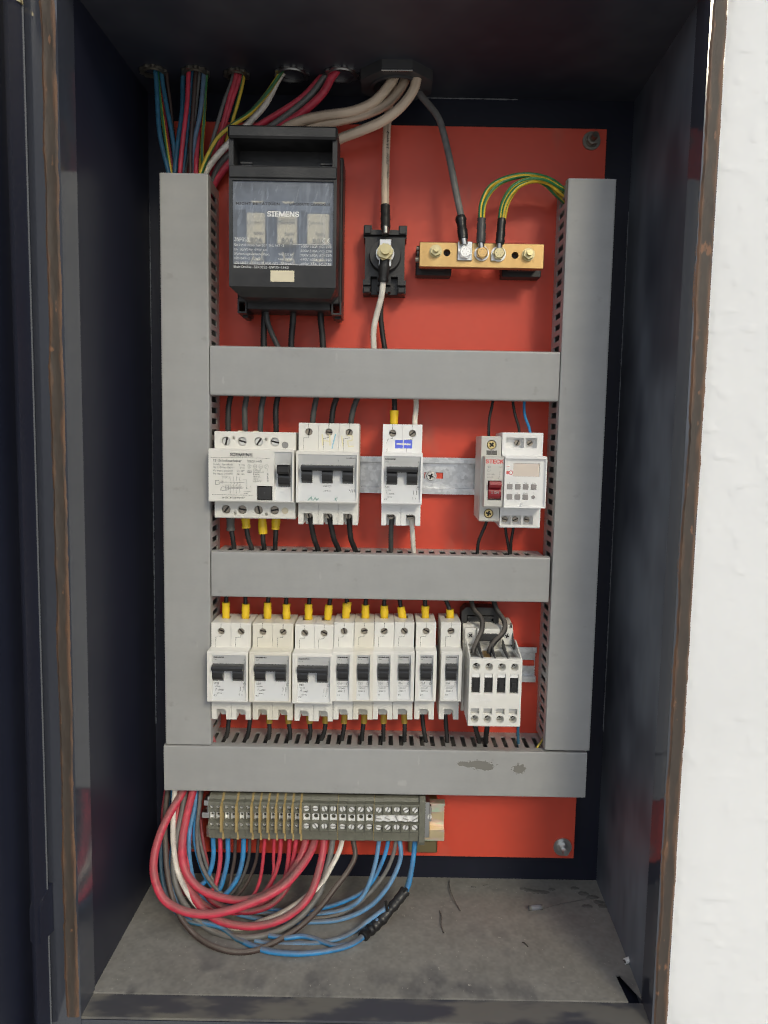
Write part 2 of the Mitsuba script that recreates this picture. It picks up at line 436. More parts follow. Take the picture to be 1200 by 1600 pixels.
def sleeve(parent, a, b, r, mat='yellow_tape', name='sleeve', wob=0.12, label=None, flat=1.0):
    a, b = np.array(a, float), np.array(b, float)
    k = 9; t = np.linspace(0, 1, k)[:, None]
    C = a * (1 - t) + b * t
    rr = r * (1 + wob * np.array([random.uniform(-1, 1) for _ in range(k)]) * 0.6); rr[0] *= 0.96; rr[-1] *= 0.98
    m, _ = tube(C, rr, 12, flat=flat)
    return part(parent, name, m, mat, 40, label)

# ================================================================ the wall and the cabinet
CAB = dict(back=-20.0, front=178.0, zb=-461.0, zt=315.4)
def side_x(s, d):          # inner face of the side walls; the cabinet sits slightly askew to the plate
    t = (d + 20) / 198.0
    return -228.8 - 3.6 * t if s < 0 else 229.8 - 9.4 * t

wall = thing('plastered_wall', 'white plastered wall to the right of the dark cabinet', 'wall', kind='structure')
hole = sg.Polygon([(-285, -506), (231.6, -506), (231.6, 342), (-285, 342)])
own(wall, prism(sg.box(-1300, -1250, 1300, 1150).difference(hole), 'y', 60, 168), 'plaster')

cab = thing('electrical_cabinet', 'dark navy steel cabinet box with its door swung open on the left', 'cabinet')
def quad_slab(p, inward, t):
    q = np.array(p, float); return hexa(q, q - np.array(inward, float) * t)
def P3(x, d, z): return (x, -d, z)
B, F_, ZB, ZT = CAB['back'], CAB['front'], CAB['zb'], CAB['zt']
LIP = 150.0
part(cab, 'back_wall', box(-245, 245, B - 4, B, ZB - 20, ZT + 30), 'navy_paint')
for s, nm in ((-1, 'navy_paint'), (1, 'navy_dust_glare')):
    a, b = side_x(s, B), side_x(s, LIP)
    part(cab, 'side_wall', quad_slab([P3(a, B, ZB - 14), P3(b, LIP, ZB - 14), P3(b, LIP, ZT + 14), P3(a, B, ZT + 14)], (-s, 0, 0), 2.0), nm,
         label='right inner side wall of the cabinet, its dust made paler to carry lens glare' if s > 0 else None)
    c, d_ = side_x(s, LIP), side_x(s, F_)
    lip = quad_slab([P3(c - s * 1.2, LIP, ZB - 12), P3(d_ - s * 1.2, F_, ZB - 12), P3(d_ - s * 1.2, F_, ZT + 12), P3(c - s * 1.2, LIP, ZT + 12)], (-s, 0, 0), 2.6)
    part(cab, 'front_lip', lip, 'navy_gloss')
    # front flange face with brown sealant
    x0 = d_ - s * 1.2
    part(cab, 'front_flange', box(x0, x0 + s * (60 if s < 0 else 12.0), F_ - 9, F_ - 0.6, ZB - 14, ZT + 14), 'navy_gloss')
# ceiling (with a sag of nothing but its own seam) and floor
part(cab, 'top_panel', box(-242, 242, B, LIP, ZT, ZT + 2), 'navy_ceiling')
part(cab, 'front_lip', box(-242, 242, LIP, F_, ZT - 1.2, ZT + 2), 'navy_gloss')
fl = sg.Polygon([(-240, B), (240, B), (240, 153), (-240, 153)])
notch = sg.Polygon([(207.6, 122.3), (211.2, 121.4), (220.6, 148), (221.5, 153.5), (208.8, 153.5)])
part(cab, 'bottom_panel', prism(fl.difference(notch), 'z', ZB - 1.5, ZB), 'floor_dusty', label='floor of the cabinet under a layer of grey dust')
part(cab, 'bottom_tray', box(-246, 246, B, F_, ZB - 14, ZB - 10), 'navy_paint')
part(cab, 'front_lip', hexa([P3(-236, 153.4, ZB - 1.0), P3(224, 153.4, ZB - 1.0), P3(224, 177.2, ZB - 1.6), P3(-236, 177.2, ZB - 1.6)],
                            [P3(-236, 153.4, ZB - 3.0), P3(224, 153.4, ZB - 3.0), P3(224, 177.2, ZB - 3.6), P3(-236, 177.2, ZB - 3.6)]), 'navy_lip')
part(cab, 'front_flange', box(-275, 231.4, F_ - 8.6, F_ - 0.9, ZB - 40, ZB - 4.4), 'navy_gloss')

def sealant(x0, x1, d, z0, z1, amp, seed):
    n = 420; z = np.linspace(z0, z1, n)
    q = np.stack([z * 0.03, np.full(n, seed), np.zeros(n)], 1)
    def edge(k): 
        q2 = q.copy(); q2[:, 1] += k
        f = meshkit.fbm(q2 * 1.0, 3, 5) - 0.5
        g = np.clip(meshkit.noise(q2 * 3.1, 9) - 0.78, 0, 1) * 4
        return f, g
    fa, ga = edge(0.0); hf = meshkit.fbm(np.stack([z * 0.35, z * 0 + seed, z * 0], 1), 3) - 0.5; fb, gb = edge(7.7)
    xa = x0 + fa * amp * 1.6 - ga * amp * 0.5 + hf * 1.0
    xb = x1 + fb * amp * 1.2 + gb * amp * 0.4 - hf[::-1] * 1.0
    V, Fc = [], []
    m = 7
    for i in range(n):
        for j in range(m):
            t = j / (m - 1); x = xa[i] * (1 - t) + xb[i] * t
            h = d + 0.5 + 0.9 * abs(2 * t - 1) ** 3 + 0.8 * meshkit.fbm(np.array([[x * 0.22, z[i] * 0.05, seed]]), 3)[0]
            if j in (0, m - 1): h = d - 0.56
            V.append((x, -h, z[i]))
    for i in range(n - 1):
        for j in range(m - 1):
            a = i * m + j
            Fc += [(a, a + 1, a + m + 1), (a, a + m + 1, a + m)]
    return trimesh.Trimesh(np.array(V), np.array(Fc), process=False)
part(cab, 'sealant_strip', sealant(side_x(-1, F_) - 10.4, side_x(-1, F_) + 0.4, F_, ZB - 1, ZT + 30, 1.8, 1.3), 'rust_seal', 40, label='brown dried sealant along the left rim')
part(cab, 'sealant_strip', sealant(side_x(1, F_) - 0.6, side_x(1, F_) + 10.6, F_, ZB - 60, ZT + 30, 2.0, 4.1), 'rust_seal', 40, label='rusty brown sealant along the right rim')
# welds in the back corners
def bead(a, b, r, seed, gap=0.45):
    C = spline([a, (np.array(a) + b) / 2, b], 1.3)
    rr = r * (0.35 + 1.2 * meshkit.noise(np.stack([np.arange(len(C)) * 0.55, np.full(len(C), seed), C[:, 2] * 0], 1), 3))
    return tube(C, rr, 7)[0]
part(cab, 'weld_bead', bead((side_x(1, B) - .4, -B - .4, -300), (side_x(1, B) - .4, -B - .4, 215), 0.55, 2.0), 'weld', True)
part(cab, 'weld_bead', bead((side_x(-1, B) + .4, -B - .4, -300), (side_x(-1, B) + .4, -B - .4, 215), 0.5, 3.0), 'navy_dust_glare', True)
part(cab, 'weld_bead', bead((20, -B - .4, ZT - .4), (120, -B - .4, ZT - .4), 0.6, 6.0), 'weld', True)
# the open door on the left: only its hinge edge is in view
hx, hd = -267.5, 176.0
ang = math.radians(101)
def DR(u, v, z):           # u along the door from the hinge, v towards its inner side
    return (hx + u * math.cos(ang) + v * math.sin(ang), -(hd + u * math.sin(ang) - v * math.cos(ang)), z)
def door_box(u0, u1, v0, v1, z0, z1):
    return hexa([DR(u0, v0, z0), DR(u1, v0, z0), DR(u1, v0, z1), DR(u0, v0, z1)], [DR(u0, v1, z0), DR(u1, v1, z0), DR(u1, v1, z1), DR(u0, v1, z1)])
door = part(cab, 'door', cat([door_box(3, 470, 0, 1.6, ZB - 10, ZT + 12), door_box(3, 4.6, 1.6, 16, ZB - 10, ZT + 12), door_box(4.6, 20, 14.4, 16, ZB - 10, ZT + 12),
                              door_box(468.4, 470, 1.6, 16, ZB - 10, ZT + 12), door_box(4.6, 468.4, 1.6, 16, ZB - 10, ZB - 8.4), door_box(4.6, 468.4, 1.6, 16, ZT + 10.4, ZT + 12)]), 'navy_paint',
            label='dark cabinet door standing open, edge on')
part(door, 'flange_glint', door_box(4.0, 4.9, 16.05, 16.7, ZB - 10, ZT + 12), 'weld', label='thin pale strip added as the light caught on the door flange edge')  # pale strip stands in for light caught along the flange edge
def cap(zc):
    prof = [DR(-1, 17, zc - 22), DR(15, 17, zc - 22), DR(15, 17, zc + 4), DR(11, 17, zc + 11), DR(5, 17, zc + 15), DR(-1, 17, zc + 17)]
    back = [DR(-1, 8, zc - 22), DR(15, 8, zc - 22), DR(15, 8, zc + 4), DR(11, 8, zc + 11), DR(5, 8, zc + 15), DR(-1, 8, zc + 17)]
    return hexa(prof, back)
part(door, 'hinge', cat([cap(-368), rod((hx + 9, -182, -410), (hx + 9, -182, -384), 3.2)]), 'navy_paint', 30)
part(door, 'hinge', cat([rod((hx + 11, -185, 288), (hx + 11, -185, 330), 3.6), rod((hx + 11, -185, 286), (hx + 11, -185, 289), 5.0)]), 'gold_zinc', 30, label='brownish hinge pin at the top of the door')

# ---------------------------------------------------------------- lock-nuts and gland in the ceiling
def locknut(x, d, ro, ri, drop, teeth=10, tilt=0.0):
    t = np.arange(teeth * 4) * 2 * np.pi / (teeth * 4)
    r = ro * (1 + 0.06 * np.where((np.arange(teeth * 4) % 4) < 2, 1, -1))
    g = sg.Polygon(np.stack([x + r * np.cos(t), d + r * np.sin(t)], 1)).difference(sg.Point(x, d).buffer(ri, quad_segs=8))
    a = prism(g, 'z', ZT - drop, ZT)
    h = prism(sg.Point(x, d).buffer(ri + 1.2, quad_segs=8).difference(sg.Point(x, d).buffer(ri, quad_segs=8)), 'z', ZT - drop - 0.9, ZT - drop)
    m = cat([a, h])
    v = np.array(m.vertices); v[:, 2] += np.minimum(0, (v[:, 0] - x) * tilt) + np.minimum(0, -(v[:, 0] - x) * tilt * .3)
    return trimesh.Trimesh(v, m.faces, process=False)
for x, d, ro, dr_, lb in ((-210, 25, 11.5, 2.2, 'first metal lock-nut from the left in the cabinet ceiling'), (-173, 24, 12, 2.4, 'second metal lock-nut from the left, round the blue and red bundle'),
                          (-137, 22, 11, 2.2, 'third metal lock-nut from the left, with grey, red and green wires'), (-88, 24, 15.0, 1.6, 'wide lock-nut that the green and white wires leave'),
                          (-44, 26, 15.0, 1.7, 'wide lock-nut that the thick red and grey wires leave')):
    k = thing('lock_nut', lb, 'lock nut', 'metal lock-nuts in the cabinet ceiling')
    own(k, locknut(x, d, ro, ro - 3.4, dr_, tilt=0.05), 'steel', 25)
    scene[k] = ply(locknut(x, d, ro, ro - 3.4, dr_, tilt=0.05), 'dull_screw' if ro < 13 else 'steel', 25)
gl = thing('cable_gland', 'dark octagonal gland with the thick cream cables passing through it', 'cable gland')
oc = [(5 + 34 * math.cos(math.pi / 8 + i * math.pi / 4), 22 + 34 * math.sin(math.pi / 8 + i * math.pi / 4)) for i in range(8)]
own(gl, prism(sg.Polygon(oc).difference(sg.Point(5, 22).buffer(21, quad_segs=8)), 'z', ZT - 9, ZT), 'dark_grey_plastic')
part(gl, 'rim', prism(sg.Point(5, 22).buffer(23, quad_segs=10).difference(sg.Point(5, 22).buffer(20.5, quad_segs=10)), 'z', ZT - 10.5, ZT - 8), 'dark_grey_plastic', 25)
part(gl, 'edge_glint', box(-8.4, 18.4, 53.0, 54.6, ZT - 9.6, ZT - 8.5, .2), 'steel', label='pale bar added as the highlight on the front edge of the gland')  # highlight on the octagon's front edge, built as a thin bar

# ---------------------------------------------------------------- red mounting plate
plate = thing('mounting_plate', 'orange-red painted steel mounting plate that carries all the devices', 'mounting plate')
own(plate, box(-199.5, 200, -2.5, 0, -426.2, 282.6, 0.5), 'plate_paint')
for x, z, r_, mm in ((185.8, 271.5, 8.2, 'dull_screw'), (187.8, -413.4, 9.2, 'steel'), (-188, 271.5, 8.2, 'dull_screw'), (-188, -413.4, 9.2, 'steel')):
    w_ = part(plate, 'washer', prism(sg.Point(x, z).buffer(r_, quad_segs=8).difference(sg.Point(x, z).buffer(3, quad_segs=6)), 'y', 0, 1.4), mm, 25)
    part(w_, 'spring_washer', prism(sg.Point(x, z).buffer(5.6, quad_segs=8).difference(sg.Point(x, z).buffer(3, quad_segs=6)), 'y', 1.4, 3.0), mm, 25)
    part(w_, 'nut', prism(hexring(x, z, 5.4, .3), 'y', 3.0, 7.0), mm)
    part(w_, 'stud', rod((x, -7, z), (x + .6, -14, z + .9), 2.9), mm, 30)

# ---------------------------------------------------------------- wiring ducts
def slotted_wall(length, depth, axis, at, sgn, a0, skip=(), pitch=10.0, w=5.2, s0=11, s1=37, th=1.3):
    holes = []
    n = int((length - 6) / pitch)
    for i in range(n):
        c = a0 + 5 + pitch * (i + .5)
        holes.append(sg.box(s0, c - w / 2, s1, c + w / 2))
    g = sg.box(0.3, a0, depth, a0 + length).difference(unary_union(holes))
    if axis == 'v':   # wall in the (d, z) plane
        return prism(g, 'x', at - th / 2, at + th / 2)
    from shapely.affinity import affine_transform
    g = affine_transform(g, [0, 1, 1, 0, 0, 0])      # (along, d)
    return prism(g, 'z', at - th / 2, at + th / 2)

def duct(label, x0, x1, z0, z1, vertical, front=50.0, stain=False, s1=37, s1b=37, w=5.2):
    k = thing('wiring_duct', label, 'wiring duct', 'grey slotted wiring ducts')
    r = 2.2
    if vertical:
        out = sg.Polygon([(x0, front - 9), (x0, front - r), (x0 + r * .3, front - r * .3), (x0 + r, front), (x1 - r, front), (x1 - r * .3, front - r * .3), (x1, front - r), (x1, front - 9),
                          (x1 - 1.3, front - 9), (x1 - 1.3, front - 2), (x0 + 1.3, front - 2), (x0 + 1.3, front - 9)])
        own(k, prism(out, 'z', z0, z1), 'duct_pvc', 35)
        part(k, 'slotted_side', slotted_wall(z1 - z0, front - 2.2, 'v', x0 + 2.4, -1, z0, s1=s1, w=w), 'duct_pvc')
        part(k, 'slotted_side', slotted_wall(z1 - z0, front - 2.2, 'v', x1 - 2.4, 1, z0, s1=s1b, w=w), 'duct_pvc')
        part(k, 'base', box(x0 + 3.2, x1 - 3.2, 0.3, 1.8, z0, z1), 'duct_inner')
    else:
        out = sg.Polygon([(front - 9, z0), (front - r, z0), (front - r * .3, z0 + r * .3), (front, z0 + r), (front, z1 - r), (front - r * .3, z1 - r * .3), (front - r, z1), (front - 9, z1),
                          (front - 9, z1 - 1.3), (front - 2, z1 - 1.3), (front - 2, z0 + 1.3), (front - 9, z0 + 1.3)])
        own(k, prism(out, 'x', x0, x1), 'duct_pvc', 35)
        part(k, 'slotted_side', slotted_wall(x1 - x0 - 4, front - 2.2, 'h', z0 + 2.4, -1, x0 + 2, s1=s1b, w=w), 'duct_pvc')
        part(k, 'slotted_side', slotted_wall(x1 - x0 - 4, front - 2.2, 'h', z1 - 2.4, 1, x0 + 2, s1=s1, w=w), 'duct_pvc')
        part(k, 'base', box(x0 + 2, x1 - 2, 0.3, 1.8, z0 + 3.2, z1 - 3.2), 'duct_inner')
    return k
duct('grey vertical wiring duct along the left edge of the red plate', -199.3, -156.2, -291.8, 220.4, True)
duct('grey vertical wiring duct along the right edge of the red plate', 154.6, 197.2, -291.0, 222.2, True)
duct('uppermost of the three grey horizontal ducts, under the fuse switch', -155.6, 154.0, 30.8, 74.6, False)
duct('middle grey horizontal duct between the two rows of breakers', -155.4, 152.6, -151.6, -109.4, False, s1=44)
dk = duct('bottom grey horizontal duct with two dark smears on its cover', -200.6, 194.6, -337.8, -293.0, False, s1=47, w=4.2)
def blot(x, z, rx, rz, seed, n=26):
    t = np.arange(n) * 2 * np.pi / n
    q = np.stack([np.cos(t) * 1.2 + 9 + seed, np.sin(t) * 1.2, t * 0], 1)
    r = 0.45 + 1.1 * meshkit.fbm(q * 1.8, 4, seed)
    return prism(sg.Polygon(np.stack([x + rx * r * np.cos(t), z + rz * r * np.sin(t)], 1)), 'y', 49.98, 50.05)
def specks(x, z, rx, rz, n):
    out = []
    for _ in range(n):
        a, q = random.uniform(0, 6.28), random.uniform(.75, 1.35)
        out.append(blot(x + rx * q * math.cos(a), z + rz * q * math.sin(a), random.uniform(.25, 1.0), random.uniform(.2, .6), random.randint(1, 90), 9))
    return out
part(dk, 'stain', cat(specks(93, -306.8, 14, 4.2, 46) + [blot(93, -306.5, 14, 4.0, 1, 60), blot(100, -309, 7, 3.2, 5, 50), blot(79, -305.5, 7, 1.5, 7, 40)]), 'smear', label='dark elongated smear on the duct cover')
part(dk, 'stain', cat(specks(131.5, -309.5, 5.5, 4.4, 22) + [blot(131.5, -309.5, 5.5, 4.4, 3, 50)]), 'smear', label='small dark smear right of the long one')

# ---------------------------------------------------------------- DIN rails
def rail(label, x0, x1, zc, mat, off=0.0, slots=()):
    k = thing('mounting_rail', label, 'mounting rail')
    h = 17.5
    prof = sg.LineString([(off + 7, zc + h), (off + 7, zc + h - 5.2), (off + 0.9, zc + h - 5.2), (off + 0.9, zc - h + 5.2), (off + 7, zc - h + 5.2), (off + 7, zc - h)]).buffer(0.55, cap_style='flat', join_style='round', quad_segs=3)
    m = prism(prof, 'x', x0, x1)
    if slots:
        m = cut(m, [cat([box(s - 9, s + 9, -2, 3, zc - 3, zc + 3)]) for s in slots])
    own(k, m, mat, 25)
    return k
r2 = rail('galvanised rail behind the upper row of breakers', -153, 150, -39.6, 'zinc_rail', 0.0, (48.0,))
pn = screw(r2, 4.4, 45.2, 4.6, -40.2, 'steel', 'phillips', 20)
part(pn, 'washer', prism(sg.Point(45.2, -40.2).buffer(5.6), 'y', 1.5, 2.6), 'steel', 25)
r3 = rail('galvanised rail behind the lower row of breakers and the contactor', -153, 152.5, -222.8, 'zinc_rail', 0.0, (143,))

# ================================================================ miniature circuit breakers
def breaker(label, group, n, x0, x1, zt, mat='cream_plastic', frame=(1.5, 1.5), bottom_screws=False, rating='C20', row=3, hm=45.5, mt=24.0, extra=None, wide_rocker=None, z_end=91.2, toggle='black_gloss', plain=False):
    """n poles between x0 and x1, top edge at zt; terminals 51 mm and the middle 67 mm in front of the plate."""
    name = {1: 'single_pole_breaker', 2: 'two_pole_breaker', 3: 'three_pole_breaker'}[n]
    k = thing(name, label, 'circuit breaker', group)
    w = (x1 - x0) / n
    zm0, zm1, zb = zt - mt, zt - mt - hm, zt - z_end
    for i in range(n):
        a, b = x0 + i * w + 0.12, x0 + (i + 1) * w - 0.12
        c = (a + b) / 2
        prof = [(8, zt - 1.5), (18, zt - 0.6), (49.8, zt), (51, zt - 1.2), (51, zm0), (51, zm1), (51, zb + .6), (50.4, zb), (20, zb + 1), (8, zb + 3)]
        body = prism(prof, 'x', a, b)
        nw = 4.3
        arch = unary_union([sg.box(c - nw, zb - 1, c + nw, zb + 7.2), sg.Point(c + nw - 3.2, zb + 7.2).buffer(3.2), sg.box(c - nw, zb + 7, c + nw - 3.2, zb + 10.2)])
        cutters = [prism(arch, 'y', 34, 53), box(c - nw, c + nw, 14, 27, zb - 1, zb + 6), cyl(c, zt - 8.0, 3.3, 45.5, 53, 20)]
        # wire entry at the top
        cutters.append(box(c - 4.2, c + 4.2, 17, 33, zt - 4, zt + 2))
        pole = part(k, 'pole', cut(body, cutters), mat)
        screw(pole, 3.05, c, 48.2, zt - 8.0, 'dull_screw')
        if bottom_screws:
            screw(pole, 3.2, c - .2, 44, zb + 8.0, 'dull_screw')
        part(pole, 'clamp_cage', box(c - 3.9, c + 3.9, 29.5, 33.6, zb - 1.6, zb + 9.4, .3), mat)
        part(pole, 'clamp', box(c - 3.2, c + 3.2, 19, 31, zt - 3.5, zt - 1.2), 'steel')
    # the raised middle
    mid = prism([(49, zm0 + .0), (65.6, zm0), (67, zm0 - 1.4), (67, zm1 + 1.0), (66, zm1), (49, zm1)], 'x', x0 - 0.3, x1 + .1)
    fx0, fx1 = x0 + frame[0], x1 - frame[1]
    fz0, fz1 = zm1 + 1.8, zm0 - 3.0
    mid = cut(mid, [box(fx0, fx1, 56, 70, fz0, fz1)])
    part(k, 'front_frame', mid, mat)
    # concave inlay
    tz = zm0 - 19.4
    zz = np.linspace(fz0 + .02, fz1 - .02, 22)
    def depth(z):
        s = abs(z - tz) / (abs(fz0 - tz) if z < tz else abs(fz1 - tz))
        return 61.2 + 4.9 * s ** 1.6
    poly = [(depth(z), z) for z in zz] + [(57, fz1 - .02), (57, fz0 + .02)]
    part(k, 'front_inlay', prism(poly, 'x', fx0 + .03, fx1 - .03), 'silver_panel', 35)
    # rocker: drums joined by a bar on top
    lo, hi = x0 + w / 2 - 4.8, x1 - w / 2 + 4.8
    rocker = []
    for i in range(n):
        c = x0 + (i + .5) * w
        t = np.linspace(-1.25, 1.1, 16)
        drum = sg.Polygon([(57, tz - 8)] + [(59.2 + 8.6 * math.cos(q), tz - 1.2 + 8.3 * math.sin(q)) for q in t] + [(57, tz + 7)])
        rocker.append(prism(drum, 'x', c - 4.7, c + 4.7))
    tg = part(k, 'rocker', rocker, toggle, 30)
    lev = sg.Polygon([(63, tz + 2.0), (69, tz + 2.2), (70.8, tz + 3.0), (71.2, tz + 5.2), (70.4, tz + 6.6), (68.5, tz + 7.1), (62, tz + 7.2)])
    part(tg, 'lever', prism(lev, 'x', lo, hi), 'black_gloss', 30)
    # print
    P = []
    d1 = 65.0
    zh = fz1 - 2.4
    ll = fx0 + 1.2
    iw = fx1 - fx0
    dd = lambda z: depth(z) - 0.0
    if n == 3:
        P.append(txt('SIEMENS', fx1 - 1.0, zh - .6, 1.15, dd(zh), True, 'r', .1, 8.4))
    else:
        P.append(heavy('SIEMENS', ll - .4, zh - .7, 1.6, dd(zh), True, 'l', .12, min(9.6, iw - 1.6)))
        P.append(txt('5SX2' if row == 3 else '5SX1', ll - .2, zh - 3.0, 1.0, dd(zh - 2.8), True, 'l', .12))
    P.append(line([(fx1 - (2 if n != 3 else 16), zh - 3.4), (fx1 - (2 if n != 3 else 16), zh - 1.8)], .34, dd(zh - 2.6), .16))
    z2 = tz - 11.6
    dz = lambda z: dd(z) - .02
    if n == 3:
        P.append(ring(x0 + w * 1.62, z2 + .2, 1.05, .26, dz(z2), .2))
        P.append(txt('C50', x0 + w * 1.3, z2 - .6, 1.3, dz(z2), True, 'l', .2))
        P.append(txt('~415  3', x0 + w * 1.32, z2 - 4.6, 1.2, dz(z2 - 4.2), True, 'l', .16))
        for q in range(3):
            xq = fx1 - 5.5 + 2.0 * q
            P.append(line([(xq, z2 - 6), (xq, z2 - 4), (xq - .7, z2 - 2.4)], .22, dz(z2 - 4), .26))
    else:
        P.append(txt(rating, ll, z2 - .4, 1.55, dz(z2), True, 'l', .2))
        P.append(ring(fx1 - 1.9, z2 + .1, 1.15, .26, dz(z2), .24))
        if n == 2:
            P.append(txt('~230/400', ll + .3, z2 - 2.6, .8, dz(z2 - 2.4), True, 'l', .2))
            P.append(prism(sg.Polygon([(ll + .6, z2 - 6.2), (ll + 3.4, z2 - 6.2), (ll + 2, z2 - 3.6)]).difference(sg.Polygon([(ll + 1.1, z2 - 5.9), (ll + 2.9, z2 - 5.9), (ll + 2, z2 - 4.2)])), 'y', dz(z2 - 5) - .02, dz(z2 - 5) + .2))
            P.append(txt('6000', ll + 4.0, z2 - 5.9, 1.3, dz(z2 - 5.6), True, 'l', .2))
            P.append(txt('IEC 898', ll + 2.6, z2 - 8.6, .8, dz(z2 - 8.4), True, 'l', .2))
            P.append(txt('E 3', ll, z2 - 10.8, 1.2, dz(z2 - 10.4), True, 'l', .2))
            for q in range(2):
                xq = fx1 - 6.4 + 2.6 * q
                P.append(line([(xq, z2 - 10.8), (xq, z2 - 8.4)], .24, dz(z2 - 9), .26)); P.append(line([(xq, z2 - 7.4), (xq + .8, z2 - 5.2), (xq + .8, z2 - 2)], .24, dz(z2 - 5), .3))
        else:
            P.append(line([(ll - .3, z2 - 2.0), (fx1 - 1.4, z2 - 2.0)], .16, dz(z2 - 2), .22))
            P.append(txt('~230/400', ll, z2 - 4.3, 1.0, dz(z2 - 4), True, 'l', .22))
            P.append(txt('6000  3', ll + .4, z2 - 7.0, 1.25, dz(z2 - 6.6), True, 'l', .22))
            P.append(txt('E 3', ll, z2 - 10.2, 1.1, dz(z2 - 9.8), True, 'l', .22))
    # contact diagram on the terminal cover
    for i in range(n):
        c = x0 + (i + .5) * w
        P.append(line([(c, zt), (c, zt - 4.6)], .16, 51, .05))
        P.append(line([(c, zt - 11.4), (c, zt - 13.0), (c - 4.8, zt - 13.4), (c - 4.8, zm0)], .2, 51, .05))
    part(k, 'printed_lettering', P, 'ink_black')
    return k

G3 = 'breakers on the upper rail'
G4 = 'single-pole breakers on the lower rail'
G5 = 'two-pole breakers on the lower rail'
b3 = breaker('three-pole breaker with faded yellow and blue pen marks, between two upper-row devices', None, 3, -76.6, -22.6, 8.0, frame=(1.2, 1.2), bottom_screws=True, hm=45.8, mt=24.6)
def pen(pts, w, d): return line(pts, w, d, .04)
part(b3, 'pen_mark', [pen([(-55.5, -2), (-55, -12)], 1.3, 51), pen([(-49, -2), (-48.5, -12)], 1.3, 51), pen([(-55, -7.5), (-49, -8)], .9, 51), pen([(-38, -3), (-37, -13)], 1.0, 51),
                      pen([(-33, -2.5), (-28.5, -3), (-29, -7), (-33, -7.5), (-32, -12.5), (-27.5, -12)], 1.0, 51)], 'felt_yellow', label='faded yellow pen writing on the breaker')
part(b3, 'pen_mark', pen([(-43.6, -1.5), (-47.0, -14.8)], .7, 51), 'felt_blue', label='blue pen stroke on the breaker')
def curve_mark(pts, w, d=66.0): return line(pts, w, d, .25)
part(b3, 'pen_mark', [curve_mark([(-66.5, -60.3), (-63.5, -56.8), (-62.6, -60.2)], .55), curve_mark([(-61.5, -60), (-60, -57.4), (-58.6, -59.8), (-57, -57.8)], .55), curve_mark([(-41, -60.4), (-42.5, -58), (-40, -56.8)], .5)], 'felt_green', label='blue-green handwriting below the rockers')

b2 = breaker('two-pole breaker standing alone on bare rail, with a blue shiny sticker', None, 2, -1.6, 33.8, 8.2, mat='white_plastic', frame=(1.5, 1.5), bottom_screws=True, rating='C32', row=2, mt=25.0)
part(b2, 'sticker', [box(9.6, 16.6, 50.9, 51.06, -13.2, -5.8), box(17.4, 24.8, 50.9, 51.06, -13.2, -5.6)], 'hologram', label='shiny blue hologram sticker')
part(b2, 'pen_mark', [line([(2.4, -13), (2.6, -8), (6, -7), (6.8, -12)], .35, 51), line([(26.5, -8), (28, -12.6)], .35, 51), line([(11, -9.2), (23.5, -9.6)], 1.4, 51, .1)], 'ink_white')

two_x = [(-155.6, -119.2, 'C20', 'leftmost two-pole breaker of the lower row, beside the left duct'), (-117.6, -80.4, 'C25', 'second two-pole breaker from the left in the lower row'), (-78.8, -43.2, 'C20', 'third two-pole breaker of the lower row, next to the slim single ones')]
for i, (a, b, rt, lb) in enumerate(two_x):
    breaker(lb, G5, 2, a, b, -175.4 + (0, .3, -.2)[i], mat=('cream_plastic', 'cream_old', 'cream_plastic')[i], frame=(4.2, 1.8), rating=rt, hm=47, mt=22.4, z_end=91.6)
one_x = [(-42.9, -24.7, 'C10', 'cream_plastic', 'first single-pole breaker right of the three two-pole ones'), (-24.5, -6.3, 'C10', 'cream_old', 'second slim single-pole breaker of the lower row'),
         (-6.1, 12.0, 'C16', 'cream_plastic', 'third slim single-pole breaker of the lower row, in the middle of five'), (12.2, 30.6, 'C16', 'cream_grey', 'fourth slim single-pole breaker of the lower row'),
         (32.2, 50.6, 'C16', 'cream_plastic', 'fifth slim single-pole breaker, last of the tight row of five'), (55.0, 73.4, 'C16', 'cream_grey', 'single-pole breaker standing apart, left of the contactor')]
for i, (a, b, rt, mt_, lb) in enumerate(one_x):
    breaker(lb, G4, 1, a, b, -173.4 + 0.45 * i * .9, frame=(3.3, 3.0), rating=rt, mat=mt_, hm=46.6, mt=22.6, z_end=91.8)

# ---------------------------------------------------------------- residual-current breaker
k = rcd = thing('residual_current_breaker', 'four-pole residual-current breaker with a black test button and printed wiring diagram', 'residual-current breaker')
X0, X1, ZT1, ZB1 = -151.8, -79.3, -0.8, -78.8
body = prism([(8, ZT1), (49.8, ZT1), (51, ZT1 - 1.3), (51, -40), (51, ZB1 + 1), (50, ZB1), (8, ZB1)], 'x', X0, X1)
xs = [-141.6, -127.0, -112.4, -97.9]
cs = [cyl(x, -9.6, 4.0, 44, 53, 24) for x in xs] + [cyl(x, -70.9, 4.0, 44, 53, 24) for x in xs]
cs += [cyl(-134.6, -6.7, 1.5, 46, 53, 14), cyl(-105.6, -7.3, 1.5, 46, 53, 14), cyl(-133.4, -74.2, 1.5, 46, 53, 14), cyl(-105.2, -74.6, 1.5, 46, 53, 14), cyl(-88.8, -12.2, 3.1, 49, 53, 20), cyl(-88.6, -71.2, 3.1, 49, 53, 20)]
cs += [box(x - 5, x + 5, 18, 36, ZT1 - 6, ZT1 + 2) for x in xs] + [box(x - 5, x + 5, 18, 36, ZB1 - 2, ZB1 + 6) for x in xs]
own(k, cut(body, cs), 'cream_plastic')
for x in xs:
    screw(k, 3.75, x, 48.4, -9.6, 'steel'); screw(k, 3.75, x, 48.4, -70.9, 'dull_screw')
part(k, 'plug', cyl(-88.8, -12.2, 2.95, 47, 50.2, 20), 'ink_grey', 30, label='grey round plug beside the upper screws')
